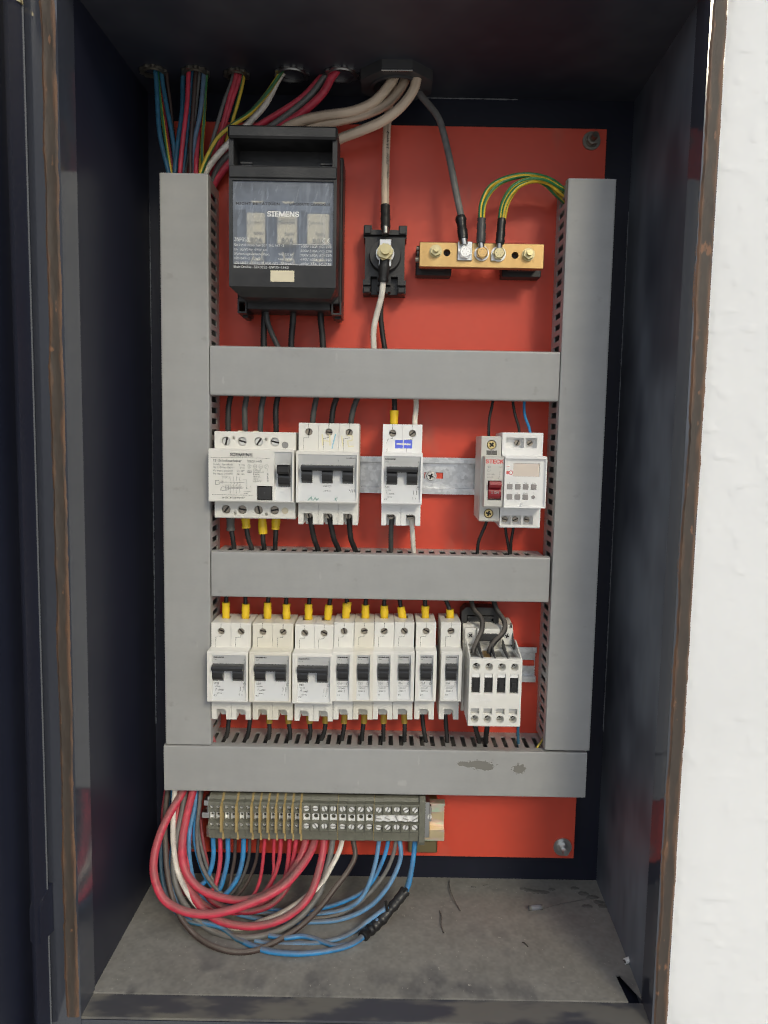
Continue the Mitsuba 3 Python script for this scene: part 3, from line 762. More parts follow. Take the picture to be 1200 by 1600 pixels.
part(k, 'plug', cyl(-88.6, -71.2, 2.95, 47, 50.2, 20), 'label_cream', 30, label='tan round plug beside the lower screws')
mid = prism([(50.2, -16.0), (65.8, -16.0), (67, -17.2), (67, -61.6), (66, -62.6), (50.2, -62.6)], 'x', -153.6, -79.0)
rx0, rx1, rz0, rz1 = -96.0, -80.4, -61.4, -18.0
bx0, bx1, bz0, bz1 = -111.2, -97.6, -60.8, -48.0
part(k, 'front_cover', cut(mid, [box(rx0, rx1, 56, 70, rz0, rz1), box(bx0, bx1, 60, 70, bz0, bz1)]), 'cream_plastic')
zz = np.linspace(rz0 + .02, rz1 - .02, 22)
part(k, 'front_inlay', prism([(60.5 + 5.6 * (abs(z + 39.5) / 22) ** 1.6, z) for z in zz] + [(57, rz1 - .02), (57, rz0 + .02)], 'x', rx0 + .03, rx1 - .03), 'silver_panel', 35)
t = np.linspace(-1.1, 1.2, 16)
tg = part(k, 'rocker', prism(sg.Polygon([(57, -48)] + [(58.5 + 10 * math.cos(q), -40.5 + 9.0 * math.sin(q)) for q in t] + [(57, -30)]), 'x', -92.6, -82.4), 'black_gloss', 30)
part(tg, 'lever', prism([(62, -37), (73, -37), (74.6, -35), (74.6, -30.4), (73, -29), (60, -29.4)], 'x', -92.6, -82.4), 'black_plastic', 30)
part(k, 'test_button', box(bx0 + .5, bx1 - .5, 60.1, 66.2, bz0 + .5, bz1 - .5, .5), 'black_plastic')
D = 67.0
P = [heavy('SIEMENS', -134.8, -22.3, 2.6, D, True, 'l', .07, 19.6), line([(-151.5, -23.6), (-99.2, -23.6)], .3, D), line([(-150.6, -56.4), (-114.5, -56.4)], .3, D),
     txt('FI-Schutzschalter', -149.6, -27.4, 2.1, D, True, 'l', .07, 25.0), txt('5SZ3 440', -119.6, -27.6, 2.1, D, True, 'l', .07, 12.4)]
rows = [('In 40A  I\u0394n 30mA', '4-pol', -30.4), ('Un 220V bis 380V~', '63 A', -33.0), ('Pv max. 16000', 'bei 10V', -35.9), ('Pv max. 10150', 'bei 32V', -38.6)]
for a, b, z in rows:
    P += [txt(a, -149.4, z, 1.35, D, True, 'l', .07, 17.0 if 'bis' not in a else 18.5), txt(b, -122.0, z, 1.35, D, True, 'r')]
for i, x in enumerate((-117.8, -112.8, -107.8, -102.8)):
    P.append(ring(x, -30.9, 1.75, .28, D)); P.append(txt(('N', 'VDE', 'S', '+')[i], x, -31.4, 1.0, D, True, 'c'))
P.append(prism(sg.box(-119.6, -36.9, -115.9, -34.6).difference(sg.box(-119.2, -36.5, -116.3, -35)), 'y', D - .02, D + .07)); P.append(txt('S22', -117.75, -36.3, .95, D, True, 'c'))
for i, (s, wd) in enumerate((('Prüftaste', 6.8), ('gelegentlich', 9.4), ('drücken', 6.0), ('Press test', 6.6), ('button', 4.0), ('regularly', 7.4))):
    P.append(txt(s, -114.6, -34.6 - 1.95 * i, 1.15, D, True, 'l', .07, wd))
P += [txt('I', -101.6, -35.0, 1.3, D, True, 'c'), line([(-101.6, -36.4), (-101.6, -41)], .3, D), txt('o', -101.6, -44.0, 1.9, D, True, 'c')]
P += [prism(sg.Polygon([(-102.2, -38), (-101, -38), (-101.6, -36)]), 'y', D - .02, D + .07), prism(sg.Polygon([(-102.2, -40.4), (-101, -40.4), (-101.6, -42.4)]), 'y', D - .02, D + .07)]
# diagram
for i in range(4):
    x = -134.4 + 2.75 * i
    P += [line([(x, -41.5), (x, -44.2)], .26, D), line([(x, -52.0), (x, -54.8)], .26, D), line([(x + 1.2, -45.4), (x, -47.4), (x, -49.4)], .28, D), line([(x + 1.6, -48.2), (x, -50.4), (x, -52)], .28, D), txt('1357'[i], x, -41.2, .9, D, True, 'c'), ring(x, -47.6, .5, .2, D)]
P += [line([(-143.5, -45.2), (-122, -45.2)], .2, D), line([(-138, -49.6), (-122.5, -49.6)], .35, D), line([(-138, -50.6), (-122.5, -50.6)], .2, D),
      prism(sg.box(-138.6, -52.2, -135.8, -47.6).difference(sg.box(-138.2, -51.8, -136.2, -48)), 'y', D - .02, D + .07),
      prism(sg.box(-147.8, -47.6, -144.2, -43.6).difference(sg.box(-147.4, -47.2, -144.6, -44)), 'y', D - .02, D + .07), ring(-141.8, -45.2, 1.2, .26, D), line([(-141.8, -44), (-141.8, -46.4)], .22, D),
      line([(-143.2, -52), (-141.5, -48.6), (-138.6, -50)], .3, D), line([(-143.6, -52.2), (-136.8, -52.6)], .3, D), line([(-141.4, -41.6), (-135.4, -41.6), (-135.4, -40.2), (-141.4, -40.2), (-141.4, -41.6)], .2, D),
      line([(-123.6, -42.6), (-120.4, -42.6), (-120.4, -50.6), (-118.2, -50.6)], .24, D), line([(-123, -53.4), (-116, -53.4)], .2, D), txt('T', -117.4, -49.4, 1.2, D, True, 'l'), txt('SIGMA', -123, -55.4, .9, D, True, 'l')]
P.append(txt('MADE IN GERMANY', -141.8, -59.4, 1.25, D, True, 'l', .07, 20.5))
part(k, 'printed_lettering', P, 'ink_black')
part(k, 'printed_square', txt('T', -104.4, -55.6, 2.2, 66.2, True, 'c'), 'dark_grey_plastic')
part(k, 'name_plate', cat([box(-146.2 + 14 * i, -142.6 + 14 * i, 36, 44, ZT1 - .2, ZT1 + .8) for i in (1, 2)]), 'label_cream')

# ---------------------------------------------------------------- small breaker with the red rocker
k = stk = thing('single_pole_breaker', 'greyish single-pole breaker with a dark red rocker and gold screws', 'circuit breaker')
a, b = 86.8, 104.6
body = prism([(8, -1.5), (49.8, -.8), (51, -2), (51, -76.4), (50, -77.6), (8, -76)], 'x', a, b)
body = cut(body, [cyl(96.0, -8.6, 4.4, 47.5, 53, 24), cyl(95.2, -70.4, 4.4, 47.5, 53, 24), box(92, 100, 18, 36, -6, 2), box(92, 100, 18, 36, -80, -74)])
own(k, body, 'grey_white_plastic')
mid = prism([(50.5, -18.6), (65.4, -18.6), (66.6, -19.8), (66.6, -62.2), (65.4, -63.4), (50.5, -63.4)], 'x', 88.6, 105.2)
part(k, 'front_cover', cut(mid, [box(91.6, 103.6, 58, 70, -57.0, -39.6)]), 'grey_white_plastic')
s1 = screw(k, 4.1, 96.0, 50.2, -8.6, 'gold_zinc', 'phillips', 40); s2 = screw(k, 4.1, 95.2, 50.2, -70.4, 'gold_zinc', 'phillips', 15)
t = np.linspace(-1.15, 1.0, 14)
tg = part(k, 'rocker', prism(sg.Polygon([(58, -56.4)] + [(60 + 8.2 * math.cos(q), -50 + 6.6 * math.sin(q)) for q in t] + [(58, -40.5)]), 'x', 92.3, 103.0), 'red_plastic', 30)
part(tg, 'lever', prism([(62, -46), (71.6, -45.4), (73.4, -43), (72.4, -40.6), (62, -40)], 'x', 92.6, 102.8), 'red_plastic', 30)
part(tg, 'printed_lettering', txt('I ON', 94.6, -51.2, 2.2, 68.2, True, 'l', .12), 'ink_grey')
D = 66.6
part(k, 'printed_brand', heavy('STECK', 89.0, -24.6, 3.3, D, True, 'l', .07, 15.6), 'ink_red')
P = [txt('SD', 90.6, -28.6, 1.7, D), txt('UP', 101.4, -28.4, 1.4, D), txt('C2', 90.6, -31.8, 1.7, D), txt('220V 60Hz', 90.6, -34.6, .9, D), txt('NBR 5361', 90.6, -37.2, .9, D), line([(100.6, -38), (101.8, -35.6), (101.8, -32.6)], .22, D), ring(101.8, -32.2, .5, .2, D),
     line([(96.0, -13), (96, -17.8)], .2, 51)]
part(k, 'printed_lettering', P, 'ink_grey')
part(k, 'rating_label', box(91.6, 101, 50.9, 51.05, -17.6, -13.6), 'grime', label='dirty worn rating strip')

# ---------------------------------------------------------------- time switch
k = tim = thing('time_switch', 'white digital time switch with small display and eight grey keys', 'time switch')
a, b = 105.4, 141.8
body = prism([(8, 1.5), (50, 2.8), (51, 1.8), (51, -82), (50, -83), (8, -81)], 'x', a, b)
cs = [box(108.6, 115.8, 43, 53, -11.2, -1.6)]
tops = [(119.8, -6.4), (131.2, -6.4)]
for x, z in tops: cs.append(box(x - 5.2, x + 5.2, 43, 53, z - 4.6, z + 4.6))
bots = [(108.9 + 2.2, -76.0), (120.4, -75.8), (130.9, -75.8)]
for x, z in bots: cs.append(box(x - 4.4, x + 4.4, 43, 53, z - 4.2, z + 4.2))
own(k, cut(body, cs), 'white_plastic')
for x, z in tops + bots: screw(k, 2.7, x, 46.4, z, 'dull_screw')
cov = prism([(50.5, -17.6), (66, -17.6), (67.2, -18.8), (67.2, -62), (66.4, -63.2), (50.5, -63.2)], 'x', 105.6, 142.0)
lx0, lx1, lz0, lz1 = 113.4, 136.6, -35.6, -24.0
part(k, 'front_cover', cut(cov, [box(lx0, lx1, 64, 70, lz0, lz1), box(107.2, 140.6, 66.4, 70, -61.0, -20.6)]), 'white_plastic')
part(k, 'display', box(lx0 + .2, lx1 - .2, 64.0, 65.6, lz0 + .2, lz1 - .2), 'lcd_glass', label='blank beige display')
part(k, 'clear_lid', prism(rrect(106.6, 141.2, -61.6, -19.8, 1.5), 'y', 69.4, 69.5), 'clear_lid', label='transparent flap over the display and keys')
part(k, 'lid_edge', cat([box(105.6, 142.2, 67.0, 70.0, -20.2, -18.4, .3), box(105.6, 106.5, 67, 70, -62, -20.2), box(141.3, 142.2, 67, 70, -62, -20.2), box(105.6, 142.2, 67, 70, -63.0, -62.0), prism(sg.Point(124.5, -61.4).buffer(4).intersection(sg.box(118, -62.6, 131, -57)), 'y', 67, 70.2)]), 'white_plastic')
for i in range(4):
    for j in range(2):
        x, z = 110.8 + 7.0 * i, -44.6 - 9.0 * j
        if i == 3 and j == 1: part(k, 'key', cyl(x, z, 1.6, 66.3, 67.2, 18), 'grey_key', 30, label='small round reset key')
        else: part(k, 'key', box(x - 2.4, x + 2.4, 66.3, 67.3, z - 2.4, z + 2.4, .3), 'grey_key')
P = [txt(s, 110.8 + 7.0 * i, -41.6 - 9.0 * j, .95, 66.4, True, 'c') for j, r in enumerate((('h+', 'm+', 'Day', 'Prog'), ('C1', 'C2', 'Manual', 'R'))) for i, s in enumerate(r)]
part(k, 'printed_lettering', P, 'ink_grey')
part(k, 'printed_brand', [prism(sg.Point(108.6, -32.4).buffer(1.5), 'y', 66.38, 66.5), ring(111.4, -32.4, 1.9, .6, 66.4), line([(107, -27.2), (110, -27.2)], .4, 66.4)], 'ink_red')

# ---------------------------------------------------------------- contactor
k = con = thing('contactor', 'off-white contactor with four small black windows at the right end of the lower row', 'contactor')
a, b, zt, zb, df = 78.8, 125.2, -196.2, -258.0, 80.0
body = prism([(22, zt + 1), (60, zt - .6), (df - 1, zt), (df, zt - 1), (df, zb + 1), (df - 1, zb), (46, zb + 1), (40, zb + 4), (22, zb + 4)], 'x', a, b)
xs = [84.8 + 11.3 * i for i in range(4)]
cs = [cyl(x, zt - 7.2, 3.5, 70, 83, 22) for x in xs] + [cyl(x - .1, zb + 6.9, 3.5, 70, 83, 22) for x in xs]
cs += [box(x - 3.9, x + 3.7, 74, 83, zt - 31.2, zt - 13.4) for x in xs] + [box(x - 3.9, x + 3.7, 74, 83, zb + 11.2, zb + 16.8) for x in xs]
cs += [box(x - 4.4, x + 4.4, 48, 74, zt - 6, zt + 3) for x in xs]
own(k, cut(body, cs), 'cream_plastic')
for x in xs:
    screw(k, 3.2, x, 72, zt - 7.2, 'steel', 'phillips'); screw(k, 3.2, x - .1, 72, zb + 6.9, 'steel', 'phillips')
    wdw = part(k, 'window', box(x - 3.7, x + 3.5, 74, 77.4, zt - 31, zt - 17.6, .4), 'black_gloss')
    part(wdw, 'slider', box(x - 2.2, x + 2.2, 77.2, 78.8, zt - 26.5, zt - 22, .4), 'black_plastic')
    part(k, 'marker_tab', box(x - 3.5, x + 3.4, 74, 78.6, zt - 17.4, zt - 13.6, .3), 'white_plastic')
    part(k, 'lower_terminal', box(x - 3.7, x + 3.5, 74, 75.4, zb + 11.4, zb + 16.6), 'steel')
part(k, 'printed_lettering', [txt('WEG', 79.6, zb + 22.6, 2.6, df, True), txt('CWM18', 88.8, zb + 23.6, 2.0, df), txt('10', 93.2, zb + 20.8, 1.8, df), prism(sg.box(79.1, zb + 21.6, 87.4, zb + 26.2).difference(sg.box(79.3, zb + 21.8, 87.2, zb + 26)), 'y', df - .02, df + .04)], 'ink_white')
# rear base with the coil
base = prism([(7.6, -176), (30, -178), (36, -186), (36, -255), (30, -262), (7.6, -262)], 'x', a - 1.4, b - 1.0)
part(k, 'base', base, 'cream_plastic')
fr = sg.Polygon([(76.6, -196), (76.2, -166.4), (80, -162.6), (106, -162.6), (111.6, -166), (111.6, -196)]).difference(sg.Polygon([(81.4, -196), (81.4, -169.8), (106.6, -169.8), (106.6, -196)]))
part(k, 'coil_frame', prism(fr, 'y', 8, 26), 'black_plastic')
part(k, 'coil', box(82, 106, 10, 22, -192, -172.5, 1.0), 'dark_grey_plastic')
part(k, 'coil_bar', box(81.4, 106.6, 22, 28, -172.6, -170.4, .3), 'black_plastic')
part(k, 'coil_cover', box(89, 110, 26, 46, -190, -178.0, .6), 'cream_plastic')
part(k, 'coil_cover', box(90, 108, 46, 49.5, -188.6, -182.0, .6), 'black_plastic', label='black coil body seen from above')
for s, x in ((0, a + 4.5), (1, b - 8.0)):
    lug = part(k, 'bracket', cut(box(x - 5.2, x + 5.2, 37, 41, -194, -178.6, .5), [cyl(x, -185.4, 2.6, 30, 50, 14)]), 'cream_plastic')
    screw(lug, 3.2, x, 41.8, -185.4, 'steel', 'phillips')
part(k, 'bracket', prism([(30, -176), (50, -190), (50, -196), (30, -196)], 'x', b - 3.2, b - 2.2), 'dark_grey_plastic')
for x in (a + .6, 90.2, 101.5, 112.8, b - .6):
    part(k, 'partition', prism([(44, zt + 8.0), (48, zt + 7.6), (78, zt + .3), (78, zt - 2), (44, zt - 2)], 'x', x - .6, x + .6), 'cream_plastic' if x in (a + .6, b - .6) else 'dark_grey_plastic')
for x in xs:
    part(k, 'upper_terminal', box(x - 2.6, x + 2.6, 50, 70, zt - 3.6, zt - 1.2, .2), 'brass' if x > 90 and x < 105 else 'steel')

# ================================================================ fuse switch disconnector
k = fsd = thing('fuse_switch', 'black fuse switch with pull handle and clear window over three fuses', 'fuse switch disconnector')
X0, X1 = -131.6, -42.8
own(k, cat([box(-133.6, -40.2, 4, 38, 113, 240, 1.0), box(-131.6, -42.2, 38, 46, 113, 236, 1.0), box(-124, -50, 10, 44, 107.5, 114, .6)]), 'black_plastic')
outer = sg.Polygon([(X0 + .8, 247), (X0, 246.2), (X0, 119.6), (X0 + 8, 113), (X1 - 5, 113), (X1, 119.6), (X1, 246.2), (X1 - .8, 247)])
hw = rrect(-127.8, -46.6, 216.2, 237.0, 1.2)
ww = sg.box(-128.8, 137.4, -45.4, 204.6)
part(k, 'cover', cut(prism(outer, 'y', 46, 85), [prism(hw, 'y', 58, 90), prism(ww, 'y', 64, 90), hexa([(X0 - 1, -86, 120), (X1 + 1, -86, 120), (X1 + 1, -70, 112.4), (X0 - 1, -70, 112.4)], [(X0 - 1, -90, 112), (X1 + 1, -90, 112), (X1 + 1, -86, 108), (X0 - 1, -86, 108)])]), 'black_plastic')
part(k, 'handle', box(X0 - .2, X1 + .2, 78, 89, 236.8, 246.9, 1.6), 'black_plastic', label='thick grip bar along the top of the fuse switch')
part(k, 'handle_lip', box(X0 + .2, X1 - .2, 84.8, 86.6, 206.4, 215.6, .6), 'black_plastic')
for x in (-120.4, -53.0):
    part(k, 'catch', cat([box(x - 4.4, x + 4.4, 58, 66, 217, 224.6, .3), box(x - 5.0, x + 5.0, 64.5, 67.5, 223.4, 225, .2)]), 'dark_grey_plastic')
part(k, 'back_plate', box(-128.7, -45.5, 63, 64.6, 137.5, 204.5), 'fuse_sky_tint')
for i, (x0, x1) in enumerate(((-118.6, -103.2), (-93.2, -76.6), (-68.0, -49.4))):
    f = part(k, 'fuse', box(x0, x1, 64, 77, 156, 184, .8), 'label_cream', label=('left', 'middle', 'right')[i] + ' fuse with a cream label behind the window')
    xc = (x0 + x1) / 2
    part(f, 'cap', box(x0 - 1, x1 + 1, 64, 78, 181.0, 187, .8), 'fuse_sky_tint')
    part(f, 'printed_lettering', [txt('SIEMENS', x0 + 4.6, 172.4, 1.7, 77, False), txt('500V', x0 + (x1 - x0) * .4, 163.0, 2.4, 77), txt('80A', xc - 4.4, 156.9, 3.8, 77, True), ring(x0 + 2.4, 173, 1.7, .4, 77)], 'ink_black')
    t0 = xc + .6
    c = [(t0 - 4.2, 191.6), (t0 - 1.6, 190.8), (t0, 191.6), (t0 + 1.6, 190.8), (t0 + 4.2, 191.6)]
    part(k, 'contact', prism(sg.LineString(c).buffer(.75), 'y', 70, 72), 'label_cream')
    c2 = [(t0 - 4.4, 150.6), (t0 - 3.2, 146), (t0 - 5.0, 144), (t0 - 5.0, 138.2)]
    c3 = [(2 * t0 - x, z) for x, z in c2]
    part(k, 'contact', [prism(sg.LineString(c2).buffer(.5), 'y', 70, 70.6), prism(sg.LineString(c3).buffer(.5), 'y', 70, 70.6), prism(sg.Polygon([(t0 - 3.4, 144), (t0 - 1, 146), (t0, 145), (t0 + 1.4, 146.2), (t0 + 3.6, 144), (t0, 143)]), 'y', 70, 70.8)], 'label_cream')
for x in (-101.2, -74.0): part(k, 'chamber_wall', box(x - .5, x + .5, 64, 76, 138, 204, 0), 'fuse_sky_tint')
part(k, 'carrier', box(-128.6, -45.6, 64, 74, 184.4, 188.4), 'fuse_sky_tint')
pane = part(k, 'window', prism(ww.buffer(-.15), 'y', 83.2, 83.3), 'clear_window', label='scratched clear window with white print')
D = 83.3
P = [heavy('SIEMENS', -100.4, 176.6, 4.0, D, True, 'l', .1, 26.4), txt('3NP353..', -127.4, 156.2, 3.0, D, False, 'l', .1, 13.6)]
L1 = [('DIN VDE 0660 Teil 107  IEC 947-3', 41), ('Ue  50/60 Hz  690V a.c.', 27.5), ('Sicherungsverluste max.', 29), ('IEC 269-2-1 / gG', 21.5), ('DIN 43620-1 / DIN VDE 0636-201', 36)]
for i, (s, wd) in enumerate(L1): P.append(txt(s, -127.4, 152.4 - 3.55 * i, 1.75, D, False, 'l', .1, wd))
for i, s in enumerate(('', '', '9W  7,5 W', 'max. 100A', '100mm2')):
    if s: P.append(txt(s, -79.2, 152.4 - 3.55 * i, 1.7, D, False, 'r', .1))
for i, s in enumerate(('400V 160A  AC-22B', '400V 100A  AC-23B', '500V 160A  AC-22B', '690V 100A  AC-22B', '690V  35A  AC-23B')): P.append(txt(s, -46.9, 152.0 - 3.5 * i, 1.9, D, False, 'r', .1, 25.4))
P += [line([(-79, 154.6), (-46.8, 154.6)], .3, D, .1), line([(-127.6, 136.9 + 1.1), (-46.8, 136.9 + 1.1)], .0 + .3, D, .1)]
ce = lambda x: sg.Point(x, 157.8).buffer(2.0).difference(sg.Point(x, 157.8).buffer(1.5)).difference(sg.box(x + .5, 155, x + 3, 161))
P += [prism(unary_union([ce(-52.4), ce(-48.4), sg.box(-50.2, 157.55, -48.2, 158.05)]), 'y', D - .02, D + .1)]
part(pane, 'printed_lettering', P, 'ink_white')
part(pane, 'printed_warning', txt('NICHT BETÄTIGEN', -126, 185.6, 2.0, D, True, 'l', .1, 36), 'ink_black')
part(pane, 'printed_warning', txt('OPERATE QUICKLY', -82, 185.8, 2.0, D, True, 'l', .1, 34), 'ink_black')
part(k, 'printed_lettering', txt('Main Ord.No.: 3ZX1012-0NP30-1AA2', -127.6, 134.4, 1.9, 85, False, 'l', .07, 45.4), 'ink_white')
part(k, 'name_tag', box(-97.2, -77.4, 84.9, 85.6, 123.6, 132.8, .2), 'label_cream', label='blank cream tag below the window')
for x0, x1 in ((-132, -124), (-49, -40.2)):
    ft = sg.box(x0, 103.5, x1, 115.5).difference(sg.box(x0 + 1.4, 105, x1 - 1.4, 115.6))
    part(k, 'foot', prism(ft, 'y', 8, 46), 'black_plastic')
    part(k, 'foot', box(x0 + 2, x1 - 1.2, 12, 32, 101.5, 103.6, .3), 'black_plastic')

# ---------------------------------------------------------------- neutral stud block
k = nb = thing('insulator_block', 'black plastic insulator block with a threaded stud joining two cables', 'insulator block')
ob = sg.box(-22.2, 127.0, 17.0, 187.0)
nots = [sg.box(-14.8, 183.2, 9.6, 188), sg.box(-22.3, 139, -20.6, 176), sg.box(15.4, 139, 17.1, 176), sg.Polygon([(-15.4, 126), (-15.4, 142), (-9.0, 142), (-9.0, 128.5), (-6.5, 128.5), (-6.5, 126)]), sg.Polygon([(9.6, 126), (9.6, 142), (3.2, 142), (3.2, 128.5), (.7, 128.5), (.7, 126)])]
own(k, cut(prism(ob.difference(unary_union(nots)), 'y', 0, 22), [box(-23, 18, 17, 30, 176.5, 179), box(-23, 18, 17, 30, 132.5, 134.5)]), 'black_plastic')
part(k, 'collar', cyl(-2.4, 159.2, 14.4, 22, 30, 36, 13.6), 'black_plastic', 30)
part(k, 'foot', box(-15, 9.8, 1, 14, 126.8, 142, .5), 'black_plastic')
for q in ((-21.4, -15.6, 179.4, 186.6), (10, 16.2, 179.4, 186.6), (-21.4, -15.6, 127.4, 132), (10, 16.2, 127.4, 132)): part(k, 'corner_pad', box(q[0], q[1], 21.9, 24.4, q[2], q[3], .4), 'black_plastic')
st = part(k, 'stud', rod((-2.4, -26, 159.4), (-2.2, -50, 159.7), 4.1, 20), 'gold_zinc', 30)
part(st, 'washer', cyl(-2.4, 159.2, 8.2, 34.2, 36, 24), 'steel', 30)
part(st, 'nut', prism(hexring(-2.4, 159.2, 7.6, .2), 'y', 36, 42.5), 'gold_zinc')
part(st, 'nut', prism(hexring(-2.4, 159.2, 7.0, .75), 'y', 42.5, 46), 'gold_zinc')

# ---------------------------------------------------------------- brass earth bar
k = eb = thing('earth_bar', 'brass earth bar on two black supports with three bolted cable lugs', 'earth bar')
bar = box(28.0, 138.4, 32, 40, 147.6, 169.0, .5)
own(k, cut(bar, [cyl(52.3, 160.0, 3.1, 30, 42, 20), cyl(112.8, 158.8, 3.1, 30, 42, 20)]), 'brass')
for x0, x1 in ((26.2, 58.6), (105.2, 141.0)):
    part(k, 'support', cat([box(x0, x1, 0, 16, 145.0, 171, .6), box(x0 + 4, x1 - 6, 16, 32, 149, 168, .6)]), 'black_plastic')
part(k, 'end_screw', cat([rod((28.2, -34, 155), (24.8, -34, 155), 2.8, 14), rod((28.2, -34, 164.6), (25.6, -34, 164.6), 2.2, 14)]), 'dull_screw', 30)
for x, z in ((42.4, 161.0), (124.4, 159.6)):
    w_ = part(k, 'washer', cyl(x, z, 5.6, 40, 41.0, 24), 'gold_zinc', 30)
    part(w_, 'nut', prism(hexring(x, z, 5.0, .4), 'y', 41, 45), 'gold_zinc')
    part(w_, 'stud', rod((x, -44, z), (x, -48.5, z + .2), 2.4, 16), 'gold_zinc', 30)
BOLTS = ((68.0, 159.8, 5.7), (83.0, 159.6, 5.5), (97.8, 159.4, 5.6))
for i, (x, z, r) in enumerate(BOLTS):
    key = place(k, 'bolt', proto(('hex', r), lambda: hexhead(r, 4.6), ('zinc_screw', 'brass', 'gold_zinc')[i], 25), x, 42.0, z, (10, 25, 4)[i], label=('pale zinc bolt holding the grey cable lug', 'copper-toned middle bolt of the earth bar', 'golden right-hand bolt of the earth bar')[i])
    for q in range(6):
        t = q * math.pi / 3
        part(key, 'head_mark', box(x + 2.4 * math.cos(t) - .35, x + 2.4 * math.cos(t) + .35, 46.6, 46.85, z + 2.4 * math.sin(t) - .35, z + 2.4 * math.sin(t) + .35), 'dull_screw')

# ================================================================ terminal strip
tr = thing('mounting_rail', 'iridescent yellow-passivated rail end carrying the terminal strip', 'mounting rail')
prof = sg.LineString([(21, -360.6), (12, -360.6), (12, -388.0), (19.4, -388.0), (19.4, -398.6)]).buffer(.8, cap_style='flat', join_style='mitre')
own(tr, prism(prof, 'x', -168, 66.0), 'chromate_rail')
part(tr, 'rail_lip', box(44, 63, 19.2, 20.6, -368.6, -361.4), 'chromate_rail')
for x0, x1, z0, z1 in ((31, 60.5, -419.0, -404.2), (31, 60, -358.4, -355.6), (-168, -150, -419, -404)):
    part(tr, 'bracket', cat([box(x0, x1, 1.4, 7.6, z0, z1, 1.4)]), 'gold_zinc', label='gold-coloured bracket under the rail' if z0 > -410 and x0 > 0 else None)
part(tr, 'bracket', cat([box(33, 59, .4, 12, -404, -360, 0.5)]), 'gold_zinc')
part(tr, 'bracket_screw', rod((44, -8, -404.6), (53, -8, -404.6), 1.6), 'dull_screw', 30)

TP = [(12, -343.6), (40, -343.0), (42.6, -344.0), (44.6, -347.0), (49.4, -347.6), (50.2, -348.4), (50.2, -357.2), (45.8, -357.4), (45.8, -366.2), (50.2, -366.4), (50.2, -374.2), (49.0, -375.2), (47.4, -375.4), (47.0, -379.6), (45.6, -380.0), (45.2, -385.6), (44, -386.6), (12, -386.6), (12, -398.4), (9, -398.4), (9, -343.6)]
_tb = {}
def terminal(label, group, x0, w, big):
    k = thing('terminal_block', label, 'terminal block', group)
    dz, dd = random.uniform(-.35, .35), random.uniform(-.3, .3)
    tag = (round(w, 2), big)
    if tag not in _tb:
        m = prism(TP, 'x', 0.06, w - 0.06)
        c = w / 2
        r = 3.1 if big else 2.05
        cs = [cyl(c, -352.7, r, 45, 53, 20), cyl(c, -370.0, r, 45, 53, 20), cyl(c, -361.8, 2.3 if big else 1.5, 41, 50, 14)]
        if big: cs += [box(c - 3.2, c + 3.2, 43.8, 48, -366, -357.6), box(w - 1.1, w - .5, 43, 53, -357, -348.6), box(w - 1.1, w - .5, 43, 53, -374, -366.6)]
        else: cs += [box(c - 2.2, c + 2.2, 43, 48, -365.8, -357.8)]
        cs.append(box(c - w * .36, c + w * .36, 24, 40, -390, -376))
        mm = cut(m, cs)
        inner = cat([box(c - (3.0 if big else 1.9), c - (2.2 if big else 1.4), 42, 46.4, -365.6, -358), box(c + (2.2 if big else 1.4), c + (3.0 if big else 1.9), 42, 46.4, -365.6, -358)] + ([prism(sg.box(c - 3.1, -365.8, c + 3.1, -357.8).difference(sg.Point(c + .2, -361.9).buffer(2.0)), 'y', 44.4, 45.4)] if big else [prism(sg.box(c - 2.1, -365.6, c + 2.1, -358).difference(sg.Point(c, -361.8).buffer(1.25)), 'y', 43.4, 44.4)]))
        _tb[tag] = (ply(mm, 'terminal_plastic'), ply(inner, 'zinc_screw'))
    tw = T().translate([x0 / 1000, -dd / 1000, dz / 1000])
    scene[k] = {**_tb[tag][0], 'to_world': tw}
    scene[numbered(k + '__busbar')] = {**_tb[tag][1], 'to_world': tw}
    r = 2.95 if big else 1.9
    c = x0 + w / 2
    mt_ = 'zinc_screw'
    sd = 49.0 if big else 47.6
    screw(k, r, c, sd + dd, -352.7 + dz, mt_); screw(k, r, c, sd + dd, -370.0 + dz, mt_)
    return k, c, dd, dz
x = -159.6
OC = 'ochre separator plates of the terminal strip'
def separator(x, w, n):
    k = thing('separator_plate', n, 'separator plate', OC)
    own(k, prism([(12, -343), (40, -342.6), (47, -347.6), (54.6, -349.4), (54.8, -374.6), (46.5, -375.6), (44.5, -379), (45.6, -386.8), (12, -386.8)], 'x', x, x + w), 'ochre_plate')
ordn = ['first', 'second', 'third', 'fourth', 'fifth', 'sixth', 'seventh', 'eighth', 'ninth']
TERM = []
si = 0
for g in range(3):
    for q in range(2):
        TERM.append(terminal(f'narrow olive-grey terminal, {("left", "right")[q]} one before the {ordn[g]} ochre plate', 'narrow terminals between ochre plates', x, 6.1, False)); x += 6.15
    separator(x - .25, 2.2, f'{ordn[si]} ochre separator plate from the left of the strip'); si += 1; x += 1.8
for g in range(6):
    TERM.append(terminal(f'narrow terminal between the {ordn[si-1]} and {ordn[si]} ochre plates', 'narrow terminals between ochre plates', x, 6.0, False)); x += 6.05
    separator(x - .25, 2.0, f'{ordn[si]} ochre separator plate from the left of the strip'); si += 1; x += 1.6
pit = (39.4 - x) / 13
big_l = ['first', 'second', 'third', 'fourth', 'fifth', 'sixth', 'seventh', 'eighth', 'ninth', 'tenth', 'eleventh', 'twelfth', 'thirteenth']
